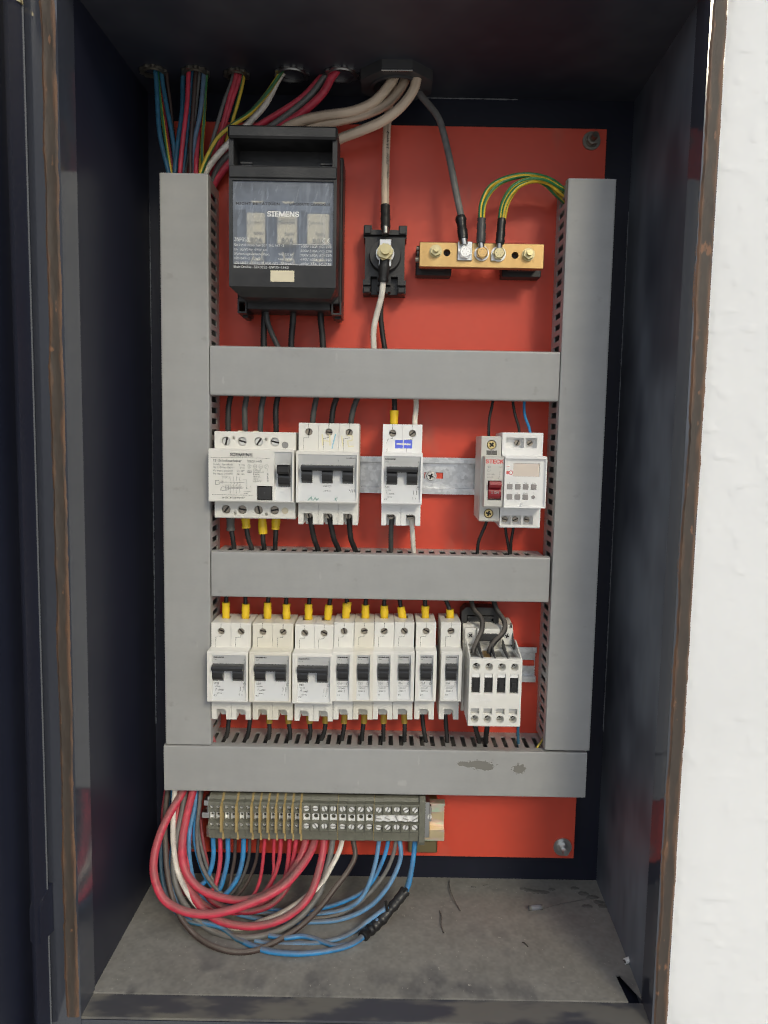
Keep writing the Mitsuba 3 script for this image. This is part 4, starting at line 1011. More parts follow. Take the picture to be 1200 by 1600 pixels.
for g in range(13):
    kx = terminal(f'{big_l[g]} wide terminal with bright zinc screws, right of the ochre plates' if g < 8 else f'{big_l[g]} wide terminal, one of five joined by a bright metal bridge', 'wide terminals with bright screws', x, pit - (.5 if g in (3, 7) else 0), True)
    TERM.append(kx)
    if g in (3, 7):
        part(kx[0], 'cover_plate', prism(TP[:18], 'x', x + pit - .45, x + pit - .05), 'ochre_plate', label='thin pale end cover')
    x += pit
br = thing('terminal_bridge', 'bright metal bridge across the middle of the last five terminals', 'terminal bridge')
bx = [TERM[-5 + i][1] for i in range(5)]
own(br, cat([box(bx[0] - 2.6, bx[-1] + 2.6, 46.2, 47.6, -364.6, -358.8, .3)]), 'zinc_screw')
for xb in bx: screw(br, 3.0, xb, 48.9, -361.8, 'zinc_screw')
ec = thing('end_clamp', 'grey end clamp closing the right end of the terminal strip', 'end clamp')
own(ec, prism([(9, -341.6), (44, -341.2), (48, -345), (48, -385), (45.5, -389), (9, -389)], 'x', 39.5, 45.0), 'terminal_plastic')
ec2 = thing('end_stop', 'steel end stop with a small screw, right of the terminal strip', 'end stop')
own(ec2, cat([box(45.3, 52.4, 12.8, 26, -376.0, -360.0, .4), box(45.3, 50.2, 22, 34, -388, -352, .4)]), 'steel')
screw(ec2, 2.3, 50.0, 35, -366.6, 'zinc_screw')
es = thing('end_stop', 'pale grey end stop at the left end of the terminal strip', 'end stop')
own(es, cat([box(-166.5, -159.9, 26, 38, -357.6, -352.2, .4), box(-168.5, -159.9, 26, 38, -370.2, -364.6, .4), box(-164, -159.9, 14, 34, -372, -350, .4)]), 'steel')

# ================================================================ cables from the ceiling into the left duct
GW = 'wires between the ceiling holes and the left duct'
def W(label, col, r, pts, name='wire', **k): return cable(name, label, col, r, pts, **k)
UP = lambda x, d: (x, -d, ZT + 8)
W('teal-blue wire, outermost on the left from the first ceiling hole', 'teal', 2.0, [UP(-209, 26), (-207.9, -26, 311.6), (-207.1, -26, 289.6), (-204.8, -27, 262.1), (-201.1, -27, 244.2), (-197.2, -27, 228.9), (-194.8, -26, 211.6)], group=GW)
W('yellow-green wire beside the outermost teal wire', 'yellow', 1.5, [UP(-207, 23), (-206.6, -23, 310.8), (-204.3, -24, 286.1), (-200.6, -25, 258.6), (-195.5, -25, 230.1), (-191.7, -25, 212)], group=GW, col2='green', twist=2.2)
W('dark red wire right of the yellow-green one in the first bundle', 'darkred', 1.5, [UP(-205, 20), (-205.7, -20, 312.2), (-202.1, -20, 281.2), (-198.6, -21, 255.7), (-195.1, -22, 233.9), (-191.3, -22, 212.9)], group=GW)
W('second teal-blue wire of the first bundle, crossing towards the right', 'teal', 1.9, [UP(-203.5, 24), (-202.9, -24, 310.5), (-199.5, -24, 286.2), (-195.4, -24, 265.6), (-193, -23, 249.5), (-192.8, -20, 231.2), (-192.4, -18, 214.1)], group=GW)
W('very dark brown wire at the right of the first bundle', 'brown', 1.5, [UP(-199, 20), (-199.5, -20, 311.7), (-196.8, -18, 288.7), (-194.8, -16, 262), (-193.3, -14, 233.2)], group=GW)
W('teal wire at the left of the second bundle, bending left at the duct', 'teal', 2.1, [UP(-182, 21), (-184.9, -21, 312.6), (-185.8, -22, 282.9), (-188.3, -24, 259.1), (-191.5, -26, 229.3), (-192.5, -26, 211.6)], group=GW)
W('bright red wire in front of the second bundle', 'red', 2.0, [UP(-177, 27), (-178.3, -28, 313.4), (-179.7, -29, 288.8), (-182.8, -30, 257), (-185.9, -30, 227.6), (-186.3, -30, 210.5)], group=GW)
W('teal wire just right of the bright red one', 'teal', 1.5, [UP(-174, 24), (-176.2, -24, 314.2), (-178.7, -24, 282.2), (-182.4, -24, 247.2), (-184.9, -24, 229), (-186.7, -22, 212.9)], group=GW)
W('dark brown wire down the middle of the second bundle', 'brown', 1.8, [UP(-171, 27), (-172.1, -27, 313.4), (-174.6, -27, 281.1), (-177.1, -27, 249), (-177.5, -26, 229.6), (-177.6, -26, 211.9)], group=GW)
W('grey wire behind the dark brown one', 'grey', 1.5, [UP(-168, 23), (-169.7, -23, 314.7), (-174.1, -22, 278.2), (-180, -20, 249.7), (-184.7, -18, 230.9), (-185.4, -18, 214.2)], group=GW)
W('grey-blue wire right of the dark brown one', 'bluegrey', 2.0, [UP(-165, 25), (-165.8, -25, 312.3), (-169.4, -25, 277.1), (-174.4, -24, 255), (-176.1, -22, 237.5), (-176.3, -22, 213.1)], group=GW)
W('yellow-green wire at the right of the second bundle', 'yellow', 1.5, [UP(-162, 23), (-163.7, -23, 312.1), (-166.5, -23, 277.9), (-168.3, -22, 250.9), (-168, -20, 235), (-168.7, -20, 213.9)], group=GW, col2='green', twist=1.4)
W('short stretch of red wire at the right of the left duct opening', 'red', 2.1, [(-170.9, -14, 277), (-171.9, -20, 260.9), (-173, -24, 243), (-173.4, -25, 228.9), (-173.3, -25, 212.3)], group=GW)
W('dark yellow-green wire behind the red stretch', 'green', 1.4, [(-169.7, -12, 269.4), (-170.6, -16, 253), (-171.4, -18, 232.3), (-171.5, -18, 214.4)], group=GW, col2='yellow', twist=1.0)
W('grey wire of the third bundle, on its left side', 'grey', 1.7, [UP(-141, 22), (-140.3, -22, 314.1), (-148.4, -22, 292.3), (-155, -22, 269.8), (-161, -20, 250.1), (-166.6, -16, 229.1)], group=GW)
W('red wire of the third bundle, left of its twin', 'red', 2.0, [UP(-138, 24), (-137.1, -24, 313.2), (-144, -24, 291.5), (-150.5, -23, 269.5), (-155.8, -20, 250.2), (-163.7, -16, 229.2)], group=GW)
W('red wire of the third bundle, right of its twin', 'red', 2.0, [UP(-135.6, 22), (-134.4, -22, 314.2), (-141, -22, 292.4), (-148.1, -21, 270.3), (-153.9, -18, 250.9), (-161.9, -14, 229.8)], group=GW)
W('green-yellow wire at the right of the third bundle', 'green', 1.8, [UP(-132, 21), (-131.4, -21, 312.5), (-134.6, -21, 296.7), (-140.2, -20, 277.9), (-146.2, -16, 262.8), (-153.5, -12, 244.6)], group=GW, col2='yellow', twist=1.2)
GF = 'cables running from the ceiling behind the fuse switch'
W('green and yellow cable slanting from the fourth ceiling hole to the left duct', 'yellow', 2.0, [UP(-91, 26), (-97.6, -27, 314.2), (-109.3, -28, 297), (-124.7, -30, 278.1), (-137, -31, 268.9), (-150.1, -33, 257.6), (-158.4, -34, 244.1), (-165.6, -34, 227.7), (-169.3, -32, 213)], name='cable', group=GF, col2='green', twist=3.4)
W('cream-white cable slanting beside the green one to the left duct', 'white', 2.9, [UP(-89, 21), (-97.2, -22, 315.4), (-111.1, -23, 289.3), (-124.6, -24, 274.5), (-141.9, -26, 256.5), (-151.5, -27, 246.1), (-162.7, -28, 230.3), (-168.4, -26, 214.8)], name='cable', group=GF)
W('grey cable slanting between two red ones behind the fuse switch', 'grey', 2.6, [UP(-50, 24), (-59.5, -24, 311.9), (-70.2, -23, 298.7), (-85.7, -21, 286.2), (-103.1, -19, 274.6), (-129.1, -18, 258.5), (-151.3, -17, 243), (-161.3, -14, 225.9), (-167.1, -12, 210.7)], name='cable', group=GF)
W('thick red cable slanting from the fifth ceiling hole', 'red', 3.6, [UP(-43, 27), (-51.9, -27, 311.8), (-59.7, -26, 299.2), (-74.7, -23, 286.6), (-93.5, -18, 275.2), (-121, -15, 258.1), (-149, -14, 237.3), (-160, -12, 223.2), (-166.4, -10, 208.4)], name='cable', group=GF)
W('red cable above and left of the grey slanting one', 'red', 2.9, [UP(-54, 20), (-64.9, -20, 311.4), (-78.6, -19, 297.5), (-93.5, -18, 287.2), (-116.4, -15, 275.3), (-135.6, -14, 265.4), (-150.6, -12, 250.3), (-159.8, -10, 231.2)], name='cable', group=GF)
GC = 'thick cream supply cables from the octagonal gland'
ZC = 'thick cream supply cable, '
W(ZC + 'uppermost of the three that swing left', 'cream', 4.3, [UP(7, 34), (5.5, -34, 315.6), (-1, -34, 303.8), (-14.2, -33, 290.1), (-33.2, -31, 282), (-57.7, -28, 278.5), (-79.6, -24, 274.7), (-97.5, -18, 267.9), (-106.6, -14, 255.9)], name='cable', group=GC)
W(ZC + 'middle one of the three that swing left', 'cream', 4.2, [UP(15, 30), (14.6, -30, 316.5), (9.8, -30, 303.1), (-2.3, -30, 288.9), (-21.4, -28, 280.2), (-45.9, -25, 275.5), (-71.4, -20, 271.5), (-86.4, -14, 264.6), (-92.4, -12, 254.1)], name='cable', group=GC)
W(ZC + 'lowest one, ending at the right edge of the fuse switch', 'cream', 4.3, [UP(23, 36), (22.8, -37, 312.5), (20.3, -38, 298.3), (10, -38, 283.7), (-6, -36, 272), (-26.7, -32, 264.5), (-45.7, -26, 259.3), (-58.2, -18, 252.1), (-63.2, -12, 243.5)], name='cable', group=GC)
key, C = cable('cable', 'cream cable with printed text dropping straight to the stud of the black block', 'cream', 3.6, [UP(10, 12), (3, -12, 316.7), (-0.7, -12, 297.4), (-2.6, -14, 276.1), (-3, -17, 251.2), (-3.1, -21, 222.1), (-2.9, -25, 198.7), (-2.7, -29, 186.5)])
a_, b_ = np.array((-2.8, -24.6, 212.7)), np.array((-3.1, -18.4, 270))
u_ = (b_ - a_) / np.linalg.norm(b_ - a_)
m_ = meshkit.text_mesh('CONDUGEL   750V   16 mm2', 1.9, .1, True)
v_ = np.array(m_.vertices); L_ = np.linalg.norm(b_ - a_); v_[:, 0] *= L_ / v_[:, 0].max()
w_ = np.array([1.0, 0, 0]) - u_ * u_[0]; w_ /= np.linalg.norm(w_); n_ = np.cross(u_, -w_); n_ = n_ if n_[1] < 0 else -n_
ang_ = (v_[:, 1] - 0.6) / 3.66 - .42
part(key, 'printed_lettering', trimesh.Trimesh(a_ + v_[:, :1] * u_ + np.sin(-ang_)[:, None] * 3.66 * w_ + (np.cos(ang_)[:, None] - 1) * 3.66 * n_ + n_ * (.28 + v_[:, 2:3] * .5), m_.faces, process=False), 'ink_black')
sleeve(key, (-3, -26, 202.9), (-2.4, -33, 181.6), 4.3, 'black_plastic', 'heat_shrink')
part(key, 'crimp', cat([rod((-2.5, -33, 184.3), (-2.5, -35.4, 176), 3.4), box(-7.6, 3.2, 33.0, 35.2, 151.4, 172, .4)]), 'steel', 30)
key, C = cable('cable', 'grey cable from the gland to the left lug of the earth bar', 'grey', 3.0, [UP(16, 14), (21.5, -14, 312.3), (27.4, -16, 301.7), (34.3, -18, 293.3), (43, -22, 280.4), (48.3, -26, 263.7), (54.8, -32, 236.1), (60.1, -38, 209.3), (64.7, -43, 186.8)])
sleeve(key, (63.3, -41.5, 190.9), (66.1, -45.5, 170.4), 4.6, 'black_plastic', 'heat_shrink', 0.2)
part(key, 'lug', cat([rod((66, -45, 172.7), (66.8, -44.5, 166.3), 3.5), box(61.5, 74.6, 40.1, 42.1, 153.2, 169.6, .4)]), 'steel', 30, label='square tinned lug under the pale bolt')
# green-yellow earth wires
GE = 'green and yellow earth wires arching to the right duct'
E1 = [[(80.5, -43, 184.3), (81, -44, 201.4), (88.6, -42, 216.7), (108, -38, 227), (127.4, -36, 229.1), (144.6, -30, 226.9), (158.9, -24, 219.7), (167.7, -22, 213.8)],
      [(82.8, -43, 184.4), (84.2, -45, 202.3), (93.9, -44, 216.7), (111.1, -40, 225.3), (129, -34, 228.1), (146.6, -27, 222.9), (160.7, -22, 214.7), (168.3, -20, 209.9)]]
E2 = [[(97.4, -43, 184.6), (99.3, -45, 201.5), (106.9, -47, 215), (120.5, -44, 222.6), (135.8, -40, 223.6), (150.1, -32, 220.4), (163.1, -26, 215.8)],
      [(99.4, -43, 184.7), (102, -46, 201.2), (110.5, -46, 213.7), (124.3, -42, 221.2), (139, -36, 222.2), (153.5, -28, 216.2), (165, -24, 209.8)],
      [(100.8, -43, 184.7), (104.5, -44, 202.9), (113.1, -43, 216.3), (126.1, -38, 224.1), (139.1, -30, 222.4), (149.8, -24, 216.2), (160.2, -20, 209.7)]]
for i, (P_, a, b, lb) in enumerate([(E1[0], 0, 0, 'outer green-yellow earth wire of the left lug'), (E1[1], 0, 0, 'inner green-yellow earth wire of the left lug'), (E2[0], 0, 0, 'uppermost green-yellow earth wire of the right lug'),
                                    (E2[1], 0, 0, 'green-yellow earth wire in front on the right lug'), (E2[2], 0, 0, 'lowest green-yellow earth wire of the right lug')]):
    kk, _ = cable('wire', lb, 'yellow', 1.75, P_, group=GE, col2='green', twist=(1.2, 4.0, 2.0, 0.6, 3.0)[i], clean=True, jitter=.1)
    if i == 0:
        sleeve(kk, (81.8, -43, 188.7), (81.6, -45, 167.5), 3.9, 'dark_grey_plastic', 'heat_shrink', 0.14)
        part(kk, 'lug', cat([rod((81.6, -44.5, 169.8), (82.1, -44, 163.4), 2.8), cyl(83.0, 159.6, 6.5, 40.1, 42.0, 24)]), 'steel', 30)
    if i == 2:
        sleeve(kk, (99.5, -43, 189), (98.2, -45.5, 167.1), 3.9, 'black_plastic', 'heat_shrink', 0.14)
        part(kk, 'lug', cat([rod((98.1, -45, 170), (97.7, -44, 163.6), 2.8), cyl(97.8, 159.4, 6.6, 40.1, 42.0, 24), box(91.2, 97, 40.1, 42, 153.4, 161, .4)]), 'steel', 30)
# below the stud block and the fuse switch
key, C = cable('cable', 'white cable from the stud of the black block into the upper duct', 'white', 2.7, [(-3.6, -34, 141.9), (-4, -33, 132.6), (-5.3, -31, 122.2), (-8.8, -28, 107.9), (-11.5, -25, 94), (-11.4, -22, 79.9), (-9.4, -20, 65.7)])
sleeve(key, (-2.7, -36, 153.7), (-3.8, -33.5, 134.7), 4.6, 'black_plastic', 'heat_shrink', 0.22)
part(key, 'crimp', cat([rod((-2.8, -36.6, 159.1), (-2.9, -36, 151.5), 3.6), box(-8, 3.4, 36.2, 37.4, 148, 158, .3)]), 'steel', 30)
W('black cable behind the white one under the stud block', 'black', 2.4, [(-4.2, -24, 139.3), (-5.1, -20, 125.2), (-6, -16, 108.6), (-4, -14, 92.6), (-1.3, -14, 78.1), (0.7, -14, 66.4)], name='cable')
GB = 'black cables below the fuse switch'
W('left black cable below the fuse switch', 'black', 2.9, [(-111.5, -22, 113.8), (-112, -22, 101.2), (-112.3, -22, 86.8), (-111.9, -22, 66.5)], name='cable', group=GB)
W('grey dusty cable slanting right below the fuse switch', 'darkgrey', 2.5, [(-109.7, -26, 113.2), (-108.5, -26, 100.7), (-104.5, -25, 89.4), (-99.3, -24, 77.5), (-94.7, -23, 65.6)], name='cable', group=GB)
W('middle black cable below the fuse switch', 'black', 2.9, [(-84.9, -24, 114), (-85.4, -24, 101.4), (-86.6, -23, 87.1), (-87.2, -22, 67)], name='cable', group=GB)
W('right black cable below the fuse switch', 'black', 2.9, [(-60.4, -24, 114.4), (-59.7, -24, 101.9), (-58.1, -23, 87.6), (-57.7, -22, 67.5)], name='cable', group=GB)

# ================================================================ wires of the upper row
GU = 'black cables entering the upper row of devices from above'
for i, (P_, c) in enumerate((([(-144.4, -27, -1.5), (-144.2, -28, 10.2), (-143.5, -28, 21.3), (-141.9, -26, 31.9), (-139.7, -22, 42.7)], 'black'), ([(-128.7, -27, -1.2), (-128.8, -28, 10.5), (-128.8, -28, 20.4), (-127.1, -26, 32.2), (-125.5, -22, 43)], 'darkgrey'), ([(-114.8, -27, -1), (-114.1, -28, 10.8), (-113.5, -28, 21.9), (-112.1, -26, 32.5), (-111.3, -22, 43.2)], 'darkgrey'), ([(-100.1, -27, -0.7), (-100, -28, 11), (-99.7, -28, 22.1), (-98.3, -26, 32.7), (-97.7, -22, 43.5)], 'black'))):
    W(('leftmost', 'second', 'third', 'fourth')[i] + ' cable into the top of the residual-current breaker', c, 2.6, P_, name='cable', group=GU)
for i, P_ in enumerate(([(-66.8, -26, 4), (-66.2, -27, 13.4), (-64.8, -27, 22.8), (-62.7, -25, 33.4), (-61, -22, 44.1)], [(-49.1, -26, 4.3), (-48.5, -27, 13.7), (-47.4, -27, 23.1), (-44.7, -25, 33.8), (-42.7, -22, 44.5)], [(-31.3, -26, 4.7), (-30.5, -27, 14.1), (-28.3, -27, 23.5), (-24.7, -25, 34.1), (-21.4, -22, 44.9)])):
    W(('left', 'middle', 'right')[i] + ' cable into the top of the three-pole breaker', 'darkgrey' if i != 1 else 'black', 2.6, P_, name='cable', group=GU)
key, C = cable('cable', 'black cable with a yellow sleeve into the lone two-pole breaker', 'black', 2.3, [(8.3, -26, 3), (8.4, -26, 13), (8.5, -26, 23), (8.3, -24, 34.8), (8.2, -22, 45.4)])
sleeve(key, (8.5, -26, 7.7), (8.6, -26, 21.2), 3.9, label='yellow tape sleeve')
W('white cable into the lone two-pole breaker from above', 'white', 2.5, [(27.9, -26, 3.4), (27.9, -26, 13.4), (28.9, -26, 23.4), (28.7, -24, 35.1), (28.3, -22, 45.8)], name='cable')
W('thin black wire into the top of the breaker with the red rocker', 'black', 1.3, [(96.3, -27, -3.6), (96, -27, 4.6), (96.3, -27, 14.6), (98.7, -26, 27), (99.7, -25, 38.1), (99.4, -25, 46.9)], clean=True)
W('thin black wire into the top of the time switch', 'black', 1.3, [(124.8, -28, -1.9), (123.5, -28, 7.5), (120.3, -28, 16.8), (118, -27, 27.3), (117.3, -25, 38.4), (117, -25, 47.2)], clean=True)
W('bright blue wire into the top of the time switch', 'blue', 1.3, [(135.4, -28, -1.7), (133, -28, 7.6), (129.1, -28, 16.9), (128, -27, 27.5), (129.1, -25, 38.7), (129.4, -25, 47.4)], clean=True)
# below the upper row
GD = 'black cables leaving the upper row of devices downwards'
for i, (P_, sc, lb) in enumerate((([(-142.4, -26, -79.5), (-142.1, -26, -92.7), (-140.9, -26, -101.2), (-140.2, -24, -110), (-139.4, -22, -121.9)], 'brown', 'leftmost cable below the residual-current breaker, with a dull brown sleeve'),
                                  ([(-128.3, -26, -79.2), (-127.4, -26, -91.3), (-125.9, -26, -100.9), (-123.3, -24, -110.3), (-121.8, -22, -121.5)], 'yellow', 'cable below the residual-current breaker with the yellow sleeve nearest the brown one'),
                                  ([(-113.4, -26, -78.9), (-112.1, -26, -96.4), (-111.5, -26, -104.3), (-110.9, -24, -110.6), (-110.3, -22, -121.3)], 'yellow', 'cable below the residual-current breaker with the lowest-hanging yellow sleeve'),
                                  ([(-99.9, -26, -78.7), (-100.2, -26, -92), (-100.4, -26, -100.4), (-101, -24, -109.8), (-101.2, -22, -121.2)], 'yellow', 'rightmost cable below the residual-current breaker, yellow sleeve'))):
    kk, _ = cable('cable', lb, 'black', 2.3, P_, group=GD)
    a, b = [((-142.6, -26.5, -80.6), (-142.3, -26.5, -93.3)), ((-128.5, -26.5, -80.4), (-127.7, -26.5, -90.6)), ((-113, -26.5, -80.1), (-112.1, -26.5, -95.7)), ((-99.8, -26.5, -79.8), (-100.4, -26.5, -91.3))][i]
    sleeve(kk, a, b, 4.0 if i else 3.9, 'yellow_tape' if i else 'grime', 'sleeve', .15, label=None)
for i, P_ in enumerate(([(-67.2, -36, -78.2), (-66.2, -34, -86.7), (-64.4, -30, -98), (-60.5, -25, -110.8), (-58.8, -22, -122.2)], [(-49.5, -36, -77.9), (-48.1, -34, -86.4), (-45.5, -30, -98.9), (-41.2, -25, -109.8), (-38.8, -22, -121.9)], [(-31.5, -36, -77.6), (-30.9, -34, -86.1), (-29.4, -30, -99.2), (-25.6, -25, -110.1), (-23.7, -22, -121.6)])):
    W(('left', 'middle', 'right')[i] + ' black cable curving down from the three-pole breaker', 'black', 2.5, P_, name='cable', group=GD)
W('dark grey cable below the lone two-pole breaker', 'darkgrey', 2.3, [(8.3, -36, -76.8), (7.9, -35, -85.3), (7.9, -31, -97.8), (8.4, -26, -110), (9, -23, -120.8)], name='cable')
W('white cable below the lone two-pole breaker', 'white', 2.3, [(26.3, -36, -76.5), (26.8, -35, -84.9), (27.8, -31, -97.4), (29.2, -26, -109.6), (30.1, -23, -120.4)], name='cable')
W('thin black wire curving down from the breaker with the red rocker', 'black', 1.5, [(97.7, -27, -75), (95.9, -27, -83.4), (92.6, -27, -91.9), (89.9, -26, -100.6), (89.6, -24, -110.6), (90.1, -22, -120.7)], clean=True)
W('left thin black wire below the time switch', 'black', 1.3, [(114.1, -27, -81.9), (115, -27, -90.3), (117.3, -26, -100.1), (119.4, -24, -110.1), (120.4, -22, -120.2)], clean=True)
W('right thin black wire below the time switch', 'black', 1.3, [(122.4, -27, -81.7), (121.6, -27, -90.2), (120.6, -26, -100), (121.2, -24, -110.1), (122.2, -22, -120.1)], clean=True)

# ================================================================ wires of the lower row
GY = 'black wires with yellow sleeves above the lower row'
TOPS = [((-146.9, -27.5, -176.8), (-146.8, -27.8, -161.4), 'over the left pole of the first two-pole breaker'), ((-128.4, -27.5, -176.5), (-128, -27.8, -162.6), 'over the right pole of the first two-pole breaker'), ((-107.5, -27.5, -176.7), (-107.5, -27.8, -160.7), 'over the left pole of the second two-pole breaker'),
        ((-89.6, -27.5, -176.4), (-89.7, -27.8, -161.9), 'over the right pole of the second two-pole breaker'), ((-68.7, -27.5, -176), (-68.8, -27.8, -161.5), 'over the left pole of the third two-pole breaker'), ((-50.6, -27.5, -176), (-49.5, -27.8, -162), 'over the right pole of the third two-pole breaker'),
        ((-33.6, -27.5, -176.6), (-32.9, -27.8, -159.9), 'over the first slim breaker, folded sideways'), ((-14.9, -27.5, -175.4), (-15.1, -27.8, -161.4), 'over the second slim breaker'), ((3, -27.5, -176.6), (2.8, -27.8, -161.7), 'over the third slim breaker'), ((20.6, -27.5, -176.2), (18.4, -27.8, -162.6), 'over the fourth slim breaker, leaning left'),
        ((41.8, -27.5, -176.2), (41.4, -27.8, -161.3), 'over the fifth slim breaker'), ((65.5, -27.5, -177.9), (64.8, -27.8, -164.3), 'over the breaker standing apart')]
for i, (lo_, hi_, where) in enumerate(TOPS):
    sh = [0, -.3, .6, 0, .3, 1.2, -.9, .6, .4, -1.5, -.6, -3.6][i]
    lo_, hi_ = np.array(lo_), np.array(hi_)
    kk, _ = cable('wire', 'black wire with a yellow sleeve ' + where, 'black', 2.0, [lo_ + [0, 0, -5], lo_ * .7 + hi_ * .3, hi_, hi_ + [sh, 1.5, 8.5], hi_ + [sh * 1.7, 3.5, 19]], group=GY)
    sleeve(kk, lo_, hi_, 3.7, 'yellow_tape', 'sleeve', .13)
    if i == 6: sleeve(kk, lo_ + [2.6, -1.5, 8], hi_ + [2.4, -.6, 1], 2.3, 'yellow_tape', 'sleeve', .1)
GZ = 'black wires below the lower row entering the bottom duct'
BOTS = [([(-144.4, -26, -273.8), (-144.8, -27, -281), (-146.1, -27, -290), (-149.8, -27, -300.2), (-152.1, -25, -309.5)], 0, 'from the left pole of the first two-pole breaker'), ([(-124.1, -26, -273.4), (-124.5, -27, -280.6), (-125.7, -27, -289.6), (-128.8, -27, -299.9), (-130.4, -25, -309.1)], 0, 'from the right pole of the first two-pole breaker'),
        ([(-105.9, -26, -268), (-105.5, -27, -279), (-105.4, -27, -289.2), (-107.2, -27, -299.5), (-108.1, -25, -308.7)], 1, 'from the left pole of the second two-pole breaker'), ([(-88.1, -26, -267.6), (-87, -27, -278.7), (-85.7, -27, -288.8), (-86.6, -27, -299.1), (-87.1, -25, -308.3)], 1, 'from the right pole of the second two-pole breaker'),
        ([(-67.8, -26, -267.3), (-66.7, -27, -278.3), (-66, -27, -288.5), (-67.8, -27, -298.7), (-68.5, -25, -307.9)], 1, 'from the left pole of the third two-pole breaker'), ([(-51.3, -26, -267), (-52, -27, -278), (-53.7, -27, -288.3), (-57.3, -27, -298.5), (-58.6, -25, -307.7)], 1, 'from the right pole of the third two-pole breaker'),
        ([(-33.4, -26, -266.6), (-33.9, -27, -277.7), (-35.3, -27, -287.9), (-37, -27, -298.2), (-37.6, -25, -307.4)], 1, 'from the first slim breaker'), ([(-14.4, -26, -266.3), (-14.8, -27, -277.4), (-15.6, -27, -287.6), (-16.3, -27, -297.8), (-16.6, -25, -307)], 1, 'from the second slim breaker'),
        ([(4, -26, -265.9), (4.2, -27, -277), (4.1, -27, -287.2), (4, -27, -297.4), (3.9, -25, -306.6)], 1, 'from the third slim breaker'), ([(23.7, -26, -265.6), (24.2, -27, -276.6), (24.4, -27, -286.8), (24.6, -27, -297), (24.9, -25, -306.2)], 1, 'from the fourth slim breaker'),
        ([(40.5, -26, -262.7), (41.7, -27, -276.3), (43.5, -27, -286.5), (45.6, -27, -296.6), (47.2, -25, -305.8)], 0, 'from the fifth slim breaker'), ([(63.3, -26, -262.3), (63.9, -27, -275.9), (65, -27, -286.1), (65.9, -27, -296.3), (67, -25, -305.4)], 0, 'from the breaker standing apart')]
for i, (P_, ys, where) in enumerate(BOTS):
    kk, _ = cable('wire', 'black wire going down ' + where, 'black', 2.1, P_, group=GZ)
    if ys: sleeve(kk, P_[0], P_[1], 3.0, 'ochre_tape', 'sleeve', .12)
W('left black cable snaking down onto the first contactor terminal', 'black', 2.3, [(83.9, -24, -142), (85.1, -28, -156.5), (87.1, -33, -163.3), (93, -40, -170), (92.8, -46, -177.6), (87.4, -52, -188.7), (84.3, -56, -196), (84.2, -58, -203.2)], name='cable')
W('right black cable looping outward onto the second contactor terminal', 'black', 2.4, [(103.9, -24, -141.6), (105.9, -28, -156.1), (108.9, -32, -164.3), (114.6, -38, -172.5), (114.2, -44, -180.1), (104.6, -51, -188.7), (99.7, -56, -194.5), (98.8, -58, -202.9)], name='cable')
W('left dark cable below the contactor', 'black', 2.3, [(90.3, -34, -271.4), (92.6, -32, -281), (95.9, -28, -291.5), (98, -24, -305.3)], name='cable')
W('middle dark cable below the contactor', 'black', 2.5, [(103, -34, -271.2), (103, -32, -280.8), (103.2, -28, -291.3), (104.2, -24, -305.2)], name='cable')
W('dark blue wire below the right side of the contactor', 'teal', 1.5, [(132.7, -34, -266.9), (132.9, -32, -279), (134, -28, -290.8), (135.8, -24, -304.6)])
W('red wire end peeking out between the left and bottom ducts', 'red', 1.3, [(-163.7, -28, -286.1), (-159.3, -34, -288.6), (-156, -38, -293.3), (-153.7, -40, -299.9)])
W('green-yellow wire end at the foot of the right duct', 'yellow', 1.2, [(159.2, -30, -284.4), (154.4, -36, -288.4), (150.1, -40, -291.8), (147.9, -40, -298.1)], col2='green')

# ================================================================ loops below the terminal strip
GR = 'thick red cables looping below the terminal strip'
def L(label, col, r, pts, **k):
    return cable('cable' if r > 2.2 else 'wire', label, col, r, pts, **k)
# blue wires behind, from the duct to the right-hand terminals
GL = 'blue and grey wires looping to the right-hand terminals'
L('pale blue wire to the leftmost of the five bridged terminals', 'paleblue', 2.1, [(-175.2, -30, -336.6),(-176.2, -34, -361.7),(-180.3, -38, -384.2),(-180, -40, -412.2),(-174.7, -42, -432.3),(-160.8, -44, -446.4),(-133.4, -46, -456.4),(-96, -50.1, -458.2),(-54.5, -50, -457.5),(-31.3, -50, -452.5),(-18, -50, -444.5),(-10.3, -48, -434.6),(-4.5, -44, -421.4),(-0.2, -38, -406.8),(1.7, -33, -392.6),(2.2, -32, -385.4)], group=GL)
L('bright blue wire to the second bridged terminal', 'blue', 2.0, [(-174.9, -26, -338.5),(-175.4, -30, -363.7),(-175.9, -36, -391.7),(-170.8, -40, -412),(-160, -42, -433.4),(-138.7, -44, -449.9),(-102.9, -45, -457.1),(-72, -46, -457.2),(-46.3, -46, -452.8),(-26.1, -46, -444.6),(-12.2, -45, -436.5),(-3.8, -43, -427.2),(2.2, -40, -417.2),(8.1, -36, -403.9),(10.7, -33, -391.8),(10.9, -32, -385.2)], group=GL)
L('grey wire to the third bridged terminal', 'grey', 1.9, [(-170.4, -32, -335.6),(-171, -35, -356.6),(-172.9, -38, -380.8),(-171.1, -41, -401.7),(-163.2, -44, -423.1),(-145.7, -46, -443.6),(-113.4, -48, -457.3),(-70.8, -57.1, -458.2),(-40.9, -52.4, -458.2),(-21.6, -49, -450.4),(-9.6, -48, -440.4),(0.6, -46, -429.2),(9.6, -42, -417.2),(15.5, -37, -404.4),(18.1, -33, -391.7),(18.3, -32, -385.1)], group=GL)
